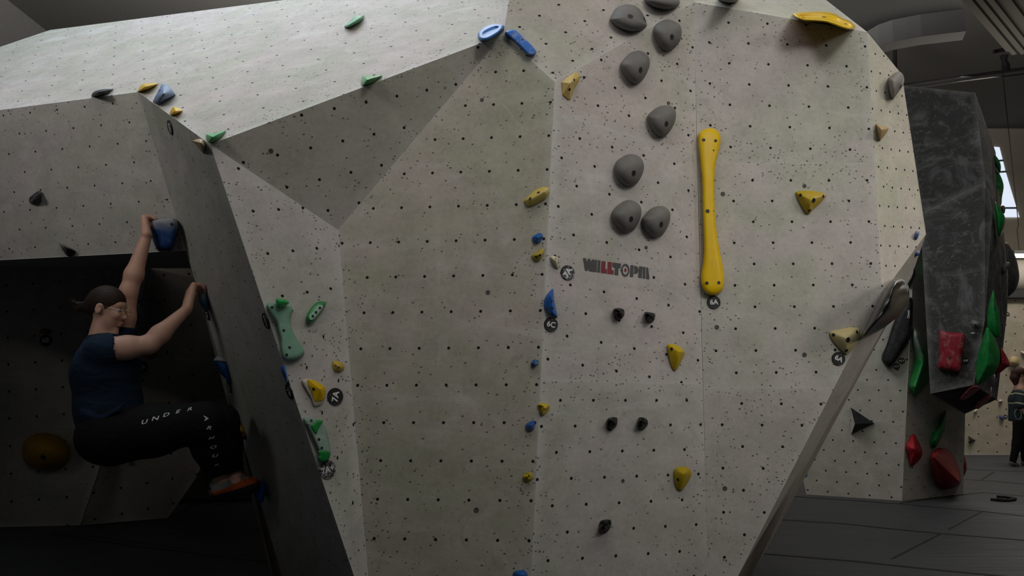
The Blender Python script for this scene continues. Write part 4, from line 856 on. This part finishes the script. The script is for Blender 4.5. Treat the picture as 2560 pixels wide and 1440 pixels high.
def cloth(name, c0, wr=.5, sc=9, stripes=None):
    t = NT(name); ob = t.coord()
    mp = t.n('ShaderNodeMapping'); mp.inputs['Rotation'].default_value = (0, .5, 0); mp.inputs['Scale'].default_value = (1, 1, 2.6); t.l(ob, mp.inputs[0])
    n = t.noise(mp.outputs[0], sc, 3, .5, 1.2); f = t.noise(ob, 400, 1)
    base = t.mix(n, tuple(x*.8 for x in c0), tuple(x*1.25 for x in c0))
    if stripes:
        z = t.n('ShaderNodeSeparateXYZ'); t.l(ob, z.inputs[0]); zz = t.math('ADD', z.outputs[2], t.math('MULTIPLY', z.outputs[0], .22))
        m = None
        for lvl, wd in stripes:
            q = t.math('LESS_THAN', t.math('ABSOLUTE', t.math('SUBTRACT', zz, lvl)), wd); m = q if m is None else t.math('MAXIMUM', m, q)
        base = t.mix(m, base, (.42, .44, .32))
    t.l(base, t.b.inputs['Base Color']); t.b.inputs['Roughness'].default_value = .85; t.b.inputs['Specular IOR Level'].default_value = .2
    t.bump(t.math('ADD', n, t.math('MULTIPLY', f, .04)), wr, .02); return t.m
def hair_mat(name, c0, c1):
    t = NT(name); mp = t.n('ShaderNodeMapping'); mp.inputs['Scale'].default_value = (1.0, 7, 7); mp.inputs['Rotation'].default_value = (0, -.25, 0); t.l(t.coord(), mp.inputs[0])
    n = t.noise(mp.outputs[0], 16, 5, .6, .6)
    t.l(t.mix(t.ramp(n, .35, .7), c0, c1), t.b.inputs['Base Color']); t.b.inputs['Roughness'].default_value = .62; t.b.inputs['Specular IOR Level'].default_value = .25; t.bump(n, .5, .004); return t.m
SK = skin_mat()
person = empty('person', at(300, 1050, 3.85)); tag(person, 'climber in dark blue t-shirt, black leggings and orange shoes hanging from blue holds', 'person')
J = lambda u, v, Y: at(u, v, Y*KS)
# joints
sh_n, el_n, wr_n = J(262, 876, 3.25), at(372, 862, 3.76), at(462, 778, 3.89)
sh_f, el_f, wr_f = J(300, 862, 3.49), at(322, 728, 3.93), at(365, 592, 3.95)
hipc = J(280, 1085, 3.40); chest = J(262, 915, 3.37); waist = J(275, 1005, 3.40); neckb = J(252, 852, 3.36); headc = J(270, 773, 3.36)
hip_n, kn_n, an_n = J(285, 1092, 3.30), at(512, 1054, 3.67), at(552, 1202, 3.94)
hip_f, kn_f, an_f = J(290, 1088, 3.50), at(553, 1054, 3.92), at(584, 1192, 4.08)
hf, hu, hs = frame(Vector((1, .05, -.22)), Vector((.18, 0, 1)))
HSC = .86*KS
def hd(f, u, s=0): return headc+(hf*f+hu*u+hs*s)*HSC
def face(B, hd, hf, hu, hs, sc=1.0):
    q = lambda *r: [x*sc for x in r]
    B.ell(hd(-.012*sc, .025*sc), (hf, hu, hs), q(.094, .088, .073), .02)
    B.ell(hd(.034*sc, -.038*sc), (hf, hu, hs), q(.056, .072, .053), .02)
    B.cap(hd(.010*sc, -.070*sc), hd(.068*sc, -.104*sc), .034*sc, .019*sc, .02)          # jaw to chin
    B.ell(hd(.066*sc, .030*sc), (hf, hu, hs), q(.016, .018, .046), .015)                 # brow
    B.cap(hd(.078*sc, .008*sc), hd(.100*sc, -.026*sc), .008*sc, .0115*sc, .010)          # nose
    for sd in (-1, 1):
        B.ell(hd(.092*sc, -.030*sc, .009*sc*sd), (hf, hu, hs), q(.010, .008, .007), .006)
        B.ell(hd(.066*sc, -.022*sc, .035*sc*sd), (hf, hu, hs), q(.020, .018, .018), .02)   # cheek
        B.ell(hd(.082*sc, .006*sc, .032*sc*sd), (hf, hu, hs), q(.012, .010, .013), .006, 1)   # eye socket
        B.ell(hd(-.012*sc, -.008*sc, .074*sc*sd), (hf, hu, hs), q(.018, .030, .009), .006)    # ear
        B.ell(hd(-.009*sc, -.004*sc, .083*sc*sd), (hf, hu, hs), q(.009, .017, .006), .004, 1)
    B.ell(hd(.088*sc, -.058*sc), (hf, hu, hs), q(.011, .006, .020), .005)                # lips
    B.ell(hd(.085*sc, -.071*sc), (hf, hu, hs), q(.011, .007, .017), .005)
def hand(B, wrist, kn, across, tips, thumb, k=.006):
    """palm from the wrist to the knuckle row, four unequal bent fingers, thumb from the palm's side"""
    across = Vector(across).normalized()
    mid = wrist.lerp(kn, .5)
    for i in range(4):
        o_ = across*((i-1.5)*.0195*RSG)
        B.cap(wrist+o_*.45, kn+o_, .0205, .0155, .012)
        ln = (.92, 1.06, 1.0, .8)[i]; pts = [kn+o_]
        for t in tips: pts.append(pts[-1]+Vector(t)*ln*.82*RSG+across*(i-1.5)*.001)
        B.chain(pts, [.0125, .0108, .0096, .0082][:len(pts)], k)
    tp = [mid-across*.024*RSG]
    for t in thumb: tp.append(tp[-1]+Vector(t)*RSG)
    B.chain(tp, [.0165, .0125, .0098, .008][:len(tp)], .008)
B = SDF(.0048)
B.chain([neckb+Vector((-.01, 0, -.03)), J(258, 806, 3.36)], [.054, .044], .02)
B.rs = HSC; face(B, hd, hf, hu, hs); B.rs = KS
B.chain([sh_n, sh_n.lerp(el_n, .5), el_n], [.056, .050, .040], .03); B.chain([el_n, el_n.lerp(wr_n, .3), wr_n], [.040, .042, .0245], .025)
B.chain([sh_f, sh_f.lerp(el_f, .5), el_f], [.054, .047, .039], .03); B.chain([el_f, el_f.lerp(wr_f, .3), wr_f], [.039, .041, .0245], .025)
# torso, hips and legs under the clothes
B.chain([chest, waist, hipc], [.10, .095, .105], .05); B.cap(sh_n, sh_f, .05, .05, .04)
B.chain([hip_n, kn_n, an_n], [.075, .048, .033], .04); B.chain([hip_f, kn_f, an_f], [.075, .048, .033], .04)
for an, tip in ((an_n, at(628, 1222, 4.12)), (an_f, at(632, 1215, 4.24))):
    B.cap(an, tip, .033, .024, .02); B.cap(an, an+Vector((-.015, 0, -.045)), .032, .028, .02)
# near hand on the left-edge hold, far hand over the big blue hold
kn1 = at(479, 722, 3.98)
hand(B, wr_n+(wr_n-el_n).normalized()*.015, kn1, Vector((.45, -.45, .35)), [(.026, .024, .008), (.020, .018, -.008), (.008, .010, -.018)], [(.004, .010, .018), (.010, .010, .016), (.010, .010, .010)])
kn2 = at(362, 551, 3.99)
hand(B, wr_f+(wr_f-el_f).normalized()*.012, kn2, Vector((.25, -.75, .25)), [(.026, .020, .012), (.024, .012, -.004), (.014, .006, -.014)], [(.004, .004, .018), (.010, .006, .014), (.010, .006, .008)])
bodyo = B.obj('body', SK, person, 3)
# shirt
shirt_m = cloth('navy_shirt_fabric', (.009, .022, .044), .6, 7)
T_ = SDF(.0055)
T_.chain([neckb+Vector((-.005, 0, -.02)), chest], [.060, .118], .06)
T_.cap(sh_n+Vector((-.02, .02, .0)), sh_f+Vector((-.02, 0, 0)), .070, .066, .05)
T_.ell(chest+Vector((.01, 0, -.02)), (Vector((1, 0, 0)), Vector((0, 1, 0)), Vector((0, 0, 1))), (.135, .165, .15), .05)
T_.chain([chest+Vector((0, 0, -.08)), waist, hipc+Vector((-.01, 0, .04))], [.118, .118, .128], .05)
T_.ell(waist+Vector((-.01, 0, -.02)), (Vector((1, 0, 0)), Vector((0, 1, 0)), Vector((0, 0, 1))), (.128, .155, .15), .05)
T_.cap(sh_n, sh_n.lerp(el_n, .30), .070, .066, .03); T_.cap(sh_f, sh_f.lerp(el_f, .22), .064, .058, .03)
for i in range(6):   # folds at the waist
    a = J(205+i*3, 1030+i*9, 3.245+i*.004); b = J(270+i*8, 1040-i*10+20, 3.205); T_.cap(a, b, .010, .006, .02)
T_.cap(sh_n.lerp(el_n, .33), sh_n.lerp(el_n, .75), .066, .066, .004, cut=1)
T_.cap(neckb+Vector((.015, 0, .052)), neckb+Vector((.05, 0, .15)), .058, .07, .008, cut=1)
T_.half(J(290, 1058, 3.40), (.50, 0, -1))
T_.obj('t_shirt', shirt_m, person, 3)
# leggings
leg_m = cloth('black_leggings_fabric', (.006, .006, .0065), .3, 9)
Lg = SDF(.0055)
Lg.ell(hipc+Vector((-.005, 0, -.005)), (Vector((1, 0, 0)), Vector((0, 1, 0)), Vector((0, 0, 1))), (.135, .18, .135), .05)
Lg.chain([hip_n, hip_n.lerp(kn_n, .45), kn_n], [.125, .108, .083], .05); Lg.chain([kn_n, kn_n.lerp(an_n, .4), an_n], [.080, .080, .052], .03)
Lg.chain([hip_f, hip_f.lerp(kn_f, .45), kn_f], [.115, .095, .078], .05); Lg.chain([kn_f, kn_f.lerp(an_f, .4), an_f], [.074, .070, .046], .03)
Lg.half(at(555, 1190, 3.94), Vector((.33, 0, -1)))
lego = Lg.obj('leggings', leg_m, person, 3)
# lettering on the leggings
bpy.context.view_layer.update()
V_, F_ = Lg.mesh(); lb = BVHTree.FromPolygons([Vector(v) for v in V_], [tuple(int(x) for x in f) for f in F_])
letm = plain('reflective_print', (.62, .64, .66), .35)
def decal(ch, u, v, size, ang, slant=.25):
    TV, TF = text_geo(ch, size, .02)
    d = ray(u, v).normalized(); hit, n, _, _ = lb.ray_cast(EYE, d)
    if hit is None: return
    if n.dot(d) > 0: n = -n
    x = Vector((1, 0, 0)); x = (x-n*x.dot(n)).normalized(); y = n.cross(x)
    ca, sa = math.cos(math.radians(ang)), math.sin(math.radians(ang)); xa, ya = x*ca+y*sa, y*ca-x*sa
    out = []
    for a, b, _ in TV:
        p = hit+xa*(a*1.25+b*slant)+ya*b*.85; h2, n2, _, _ = lb.ray_cast(p+n*.05, -n, .12)
        out.append((h2 if h2 is not None else p)+n*.0035)
    mesh_obj('lettering', out, TF, letm, lego)
for ch, u, v in zip('UNDER', (362, 389, 416.5, 445.5, 475.5), (1055.5, 1047, 1038, 1030, 1024)): decal(ch, u, v, .034, 14)
for ch, u, v in zip('ARMOUR', (515, 523, 528.5, 533, 537, 542), (1046, 1069.5, 1094, 1117, 1139, 1161)): decal(ch, u, v, .030, -18 if ch != 'A' else -75)
# shoes
up_m = plain('shoe_grey_mesh', (.20, .21, .19), .8); org_m = plain('shoe_orange_rubber', (.42, .075, .015), .6); sole_m = plain('shoe_black_rubber', (.010, .010, .011), .6)
for an, toe, heel, lab in ((an_n, at(640, 1216, 4.15), at(541, 1232, 3.93), 'near'), (an_f, at(646, 1212, 4.26), at(566, 1222, 4.07), 'far')):
    ft = (toe-heel).normalized(); fu = Vector((-.1, 0, 1)); f_, u_, s_ = frame(ft, fu)
    def shoe(zlo, zhi, grow, name, mat):
        Z = SDF(.004, .02)
        Z.chain([heel+u_*.020, heel.lerp(toe, .45)+u_*.012, heel.lerp(toe, .8)+u_*.004, toe+u_*.002], [.030+grow, .034+grow, .030+grow, .018+grow], .02)
        Z.cap(an+u_*-.01, heel.lerp(toe, .25)+u_*.02, .040+grow, .036+grow, .02)
        if zlo is not None: Z.half(heel+u_*zlo, -u_-ft*.05)
        if zhi is not None: Z.half(heel+u_*zhi, u_-ft*.22 if name != 'sole' else u_-ft*.12)
        return Z.obj(name, mat, person if name == 'climbing_shoe' else so, 2)
    so = shoe(None, .062, .002, 'climbing_shoe', up_m); so['label'] = lab+' orange and grey climbing shoe'
    shoe(None, .018, .0045, 'rand', org_m); shoe(None, -.004, .007, 'sole', sole_m)
    for i in range(3):
        p = heel.lerp(toe, .38+.12*i)+u_*(.046-.004*i); mesh_obj('strap', *tube_mesh([p-s_*.034-u_*.012, p-s_*.02+u_*.004, p+u_*.008, p+s_*.02+u_*.004, p+s_*.034-u_*.012], .006, 6), plain('shoe_strap', (.04, .06, .06), .7), so, True)
    if lab == 'near': mesh_obj('pull_tab', *tube_mesh([heel+u_*.012-ft*.02, heel+u_*.03-ft*.045, heel+u_*.01-ft*.055, heel-u_*.01-ft*.03], .007, 6), sole_m, so, True)
# hair
hm = hair_mat('brown_hair', (.007, .004, .003), (.055, .030, .018))
Hh = SDF(.0045, rs=HSC)
Hh.ell(hd(-.018, .034), (hf, hu, hs), (.098, .090, .079), .01)
Hh.ell(hd(-.075, .000), (hf, hu, hs), (.045, .050, .045), .03)
Hh.ell(hd(-.115, -.012), (hf, hu, hs), (.030, .026, .026), .02)
Hh.chain([hd(-.12, -.010), hd(-.155, -.012), hd(-.195, .004)], [.022, .014, .004], .015)
Hh.chain([hd(-.12, -.014), hd(-.15, -.035), hd(-.175, -.03)], [.018, .010, .003], .012)
Hh.ell(hd(.085, -.045), (hf, hu, hs), (.080, .085, .12), .012, 1)
Hh.ell(hd(-.008, -.010, .09), (hf, hu, hs), (.026, .036, .03), .008, 1); Hh.ell(hd(-.008, -.010, -.09), (hf, hu, hs), (.026, .036, .03), .008, 1)
hr = Hh.obj('hair', hm, person, 2); hr['label'] = 'brown hair tied back in a small tail'
for k in range(5):
    r = random.Random(k); p = hd(-.12, -.01+r.uniform(-.01, .01), r.uniform(-.02, .02))
    mesh_obj('hair_strand', *tube_mesh([p, p-hf*.04+hu*r.uniform(-.01, .02), p-hf*(.075+.02*r.random())+hu*r.uniform(-.02, .05)], [.004, .003, .0008], 5), hm, hr, True)
# eyes and glasses
ew = plain('eye_white', (.5, .48, .45), .3); ei = plain('eye_iris', (.03, .02, .015), .2)
def sphere(c_, r, n=10):
    V, Fc = [], []
    for i in range(n+1):
        for j in range(2*n): a, b = math.pi*i/n, math.pi*j/n; V.append(c_+Vector((math.sin(a)*math.cos(b), math.sin(a)*math.sin(b), math.cos(a)))*r)
    for i in range(n):
        for j in range(2*n): k = (j+1) % (2*n); Fc.append((i*2*n+j, (i+1)*2*n+j, (i+1)*2*n+k, i*2*n+k))
    return V, Fc
for sd in (-1, 1):
    mesh_obj('eye', *sphere(hd(.068, .005, .031*sd), .0125), ew, person, True)
    mesh_obj('iris', *sphere(hd(.0765, .003, .031*sd), .0055, 6), ei, person, True)
gm = plain('glasses_metal', (.5, .45, .38), .2, .9); gl_ = empty('glasses'); gl_.parent = person; gl_['label'] = 'thin metal rimmed glasses'
for sd in (-1, 1):
    ctr = hd(.097, .004, .032*sd); ringp = [ctr+hs*.023*math.cos(a)+hu*.018*math.sin(a) for a in [k*math.pi/9 for k in range(19)]]
    mesh_obj('rim', *tube_mesh(ringp, .0012, 5), gm, gl_, True)
    mesh_obj('temple', *tube_mesh([hd(.096, .008, .056*sd), hd(.06, .010, .072*sd), hd(-.005, .008, .082*sd)], .0013, 5), gm, gl_, True)
mesh_obj('bridge', *tube_mesh([hd(.099, .008, -.009), hd(.102, .010, 0), hd(.099, .008, .009)], .0012, 5), gm, gl_, True)
# ---------------------------------------------------------------- woman far away
wy = 12.75; RSG = 1.0
wm = empty('person', atz(2548, 1166, 0)); tag(wm, 'woman in dark top with pale stripes standing at the right margin of the photo', 'person')
k_ = lambda u, v, d=0: at(u, v, wy+d)
hc2 = k_(2551, 936); f2, u2, s2 = frame(Vector((1, -.15, -.03)), (0, 0, 1))
W = SDF(.011)
face(W, lambda f, u, s=0: hc2+f2*f+u2*u+s2*s, f2, u2, s2, 1.0)
W.cap(hc2-u2*.06, k_(2548, 972), .055, .055, .02)
W.chain([k_(2548, 975), k_(2550, 1030), k_(2552, 1062)], [.09, .11, .12], .05)
for d in (-.1, .1):
    W.chain([k_(2552, 1065, d*.8), k_(2551+d*90, 1112, d), k_(2547+d*150, 1155, d)], [.08, .05, .038], .03)
    W.cap(k_(2547+d*150, 1158, d), k_(2556+d*150, 1162, d), .035, .028, .02)
    W.chain([k_(2548, 984, d*1.7), k_(2551, 1018, d*2.1), k_(2568, 1040, d*2)], [.045, .036, .026], .03)
hand(W, k_(2568, 1040, -.2), k_(2578, 1043, -.2), (0, .3, 1), [(.03, 0, -.01), (.02, 0, -.015), (.01, 0, -.015)], [(.02, 0, .02), (.02, 0, .01)])
hand(W, k_(2568, 1040, .2), k_(2578, 1043, .2), (0, .3, 1), [(.03, 0, -.01), (.02, 0, -.015), (.01, 0, -.015)], [(.02, 0, .02), (.02, 0, .01)])
W.obj('body', SK, wm, 2)
st_m = cloth('striped_top_fabric', (.028, .042, .05), .2, 5, [(-.18+.62+.77-.0, .012), (1.045+.0, .012), (1.30, .012)])
Tt = SDF(.011)
Tt.chain([k_(2548, 976), k_(2548, 1000)], [.085, .15], .05); Tt.chain([k_(2548, 1000), k_(2550, 1050)], [.155, .17], .05)
for d in (-.1, .1): Tt.chain([k_(2547, 984, d*1.5), k_(2549, 1014, d*2.0)], [.075, .07], .05)
Tt.half(k_(2550, 1053), (0, 0, -1)); Tt.cap(k_(2550, 972), k_(2556, 955), .055, .06, .01, cut=1)
tp = Tt.obj('striped_top', st_m, wm, 2)
mesh_obj('ring_print', *tube_mesh([k_(2545, 1036, -.19)+Vector((math.cos(a)*.055, 0, math.sin(a)*.085)) for a in [i*math.pi/8 for i in range(17)]], .008, 5), plain('pale_print', (.30, .32, .26), .8), tp, True)
Lt = SDF(.011)
for d in (-.1, .1): Lt.chain([k_(2552, 1062, d*.8), k_(2551+d*90, 1112, d), k_(2547+d*150, 1153, d)], [.115, .068, .05], .03)
Lt.half(k_(2547, 1156), (0, 0, -1)); Lt.obj('leggings', leg_m, wm, 2)
for d in (-.1, .1):
    Z = SDF(.009); Z.chain([k_(2545+d*150, 1158, d), k_(2557+d*150, 1162, d)], [.045, .036], .02); Z.half(Vector((0, 0, .004)), (0, 0, -1)); Z.obj('shoe', plain('grey_shoe', (.12, .12, .12), .7), wm, 1)
Hw = SDF(.009)
Hw.ell(hc2-f2*.02+u2*.035, (f2, u2, s2), (.105, .098, .085), .02); Hw.chain([hc2-f2*.08+u2*.02, hc2-f2*.095-u2*.06, hc2-f2*.075-u2*.16], [.06, .065, .045], .03)
Hw.ell(hc2+f2*.085-u2*.045, (f2, u2, s2), (.08, .09, .12), .01, 1)
Hw.obj('hair', hair_mat('auburn_hair', (.02, .010, .006), (.11, .05, .03)), wm, 2)
# ---------------------------------------------------------------- light
def area(name, loc, rot, sx, sy, power, colr=(1, 1, 1), spread=180):
    d = bpy.data.lights.new(name, 'AREA'); d.shape = 'RECTANGLE'; d.size = sx; d.size_y = sy; d.energy = power; d.color = colr; d.spread = math.radians(spread)
    o = bpy.data.objects.new(name, d); o.location = loc; o.rotation_euler = rot; link(o); return o
def aim(name, loc, tgt, sx, sy, power, colr=(1, 1, 1), spread=180):
    q = (Vector(tgt)-Vector(loc)).to_track_quat('-Z', 'Y'); return area(name, loc, q.to_euler(), sx, sy, power, colr, spread)
area('hall_light', (0.3, 1.2, 5.2), (math.radians(10), 0, 0), 5.0, 1.6, 46, (1, .98, .93))
area('hall_light', (4.6, 3.0, 6.0), (0, 0, 0), 2.5, 3, 40, (1, .95, .86))
area('skylight_light', (-2.0, 4.6, 6.6), (0, 0, 0), 3.6, 2.0, 150, (.70, .84, 1))
area('hall_light', (6.2, 5.2, 6.8), (0, 0, 0), 2.0, 2.0, 20, (1, .97, .93))
area('hall_light', (9.5, 12.5, 6.8), (0, 0, 0), 3.0, 2.0, 150, (1, .93, .82))
area('ceiling_fill', (-.6, 7.5, 5.6), (math.pi, 0, 0), 4, 2, 2100, (1, .96, .9))  # added fill without a fixture, brightens the ceiling at upper left
area('ceiling_fill', (7, 10, 4.6), (math.pi, 0, 0), 3, 2, 30, (1, .93, .82))  # second added fill, lifts the soffit and back wall at right
aim('wall_fill', (3.0, -3.0, 5.6), (1.2, 4, 2.2), 2.6, 1.4, 9.4, (1, .97, .93), 42)  # added front fill, no known lamp; narrow beam makes the wall darken downward
aim('wall_fill', (-5.2, -2.5, 4.9), (-2.2, 4, 3.3), 3.0, 1.5, 8.8, (1, .96, .93), 34)  # added fill from the left for the left face and side facet
aim('wall_fill', (6.6, -.6, 3.8), (2.3, 4.0, 2.0), 2.2, 1.6, 4, (1, .95, .86), 30)  # added fill from the right for the outer side panel and underside
w = bpy.data.worlds.new('world'); scene.world = w; w.use_nodes = True
bg = w.node_tree.nodes['Background']; bg.inputs[0].default_value = (.95, .96, 1, 1); bg.inputs[1].default_value = .02
vs_ = scene.view_settings; vs_.view_transform = 'Standard'; vs_.look = 'None'; vs_.exposure = 0; vs_.gamma = 1; vs_.use_curve_mapping = False

if 0:
    for o in scene.objects:
        if o.parent is None and o.name.split('.')[0] in ('climbing_hold', 'climbing_wall') : print('NM', o.name, o.get('label'))

cy = scene.cycles
cy.max_bounces = 5; cy.diffuse_bounces = 3; cy.glossy_bounces = 2; cy.transmission_bounces = 2; cy.caustics_reflective = False; cy.caustics_refractive = False
cy.use_adaptive_sampling = True; cy.adaptive_threshold = .02
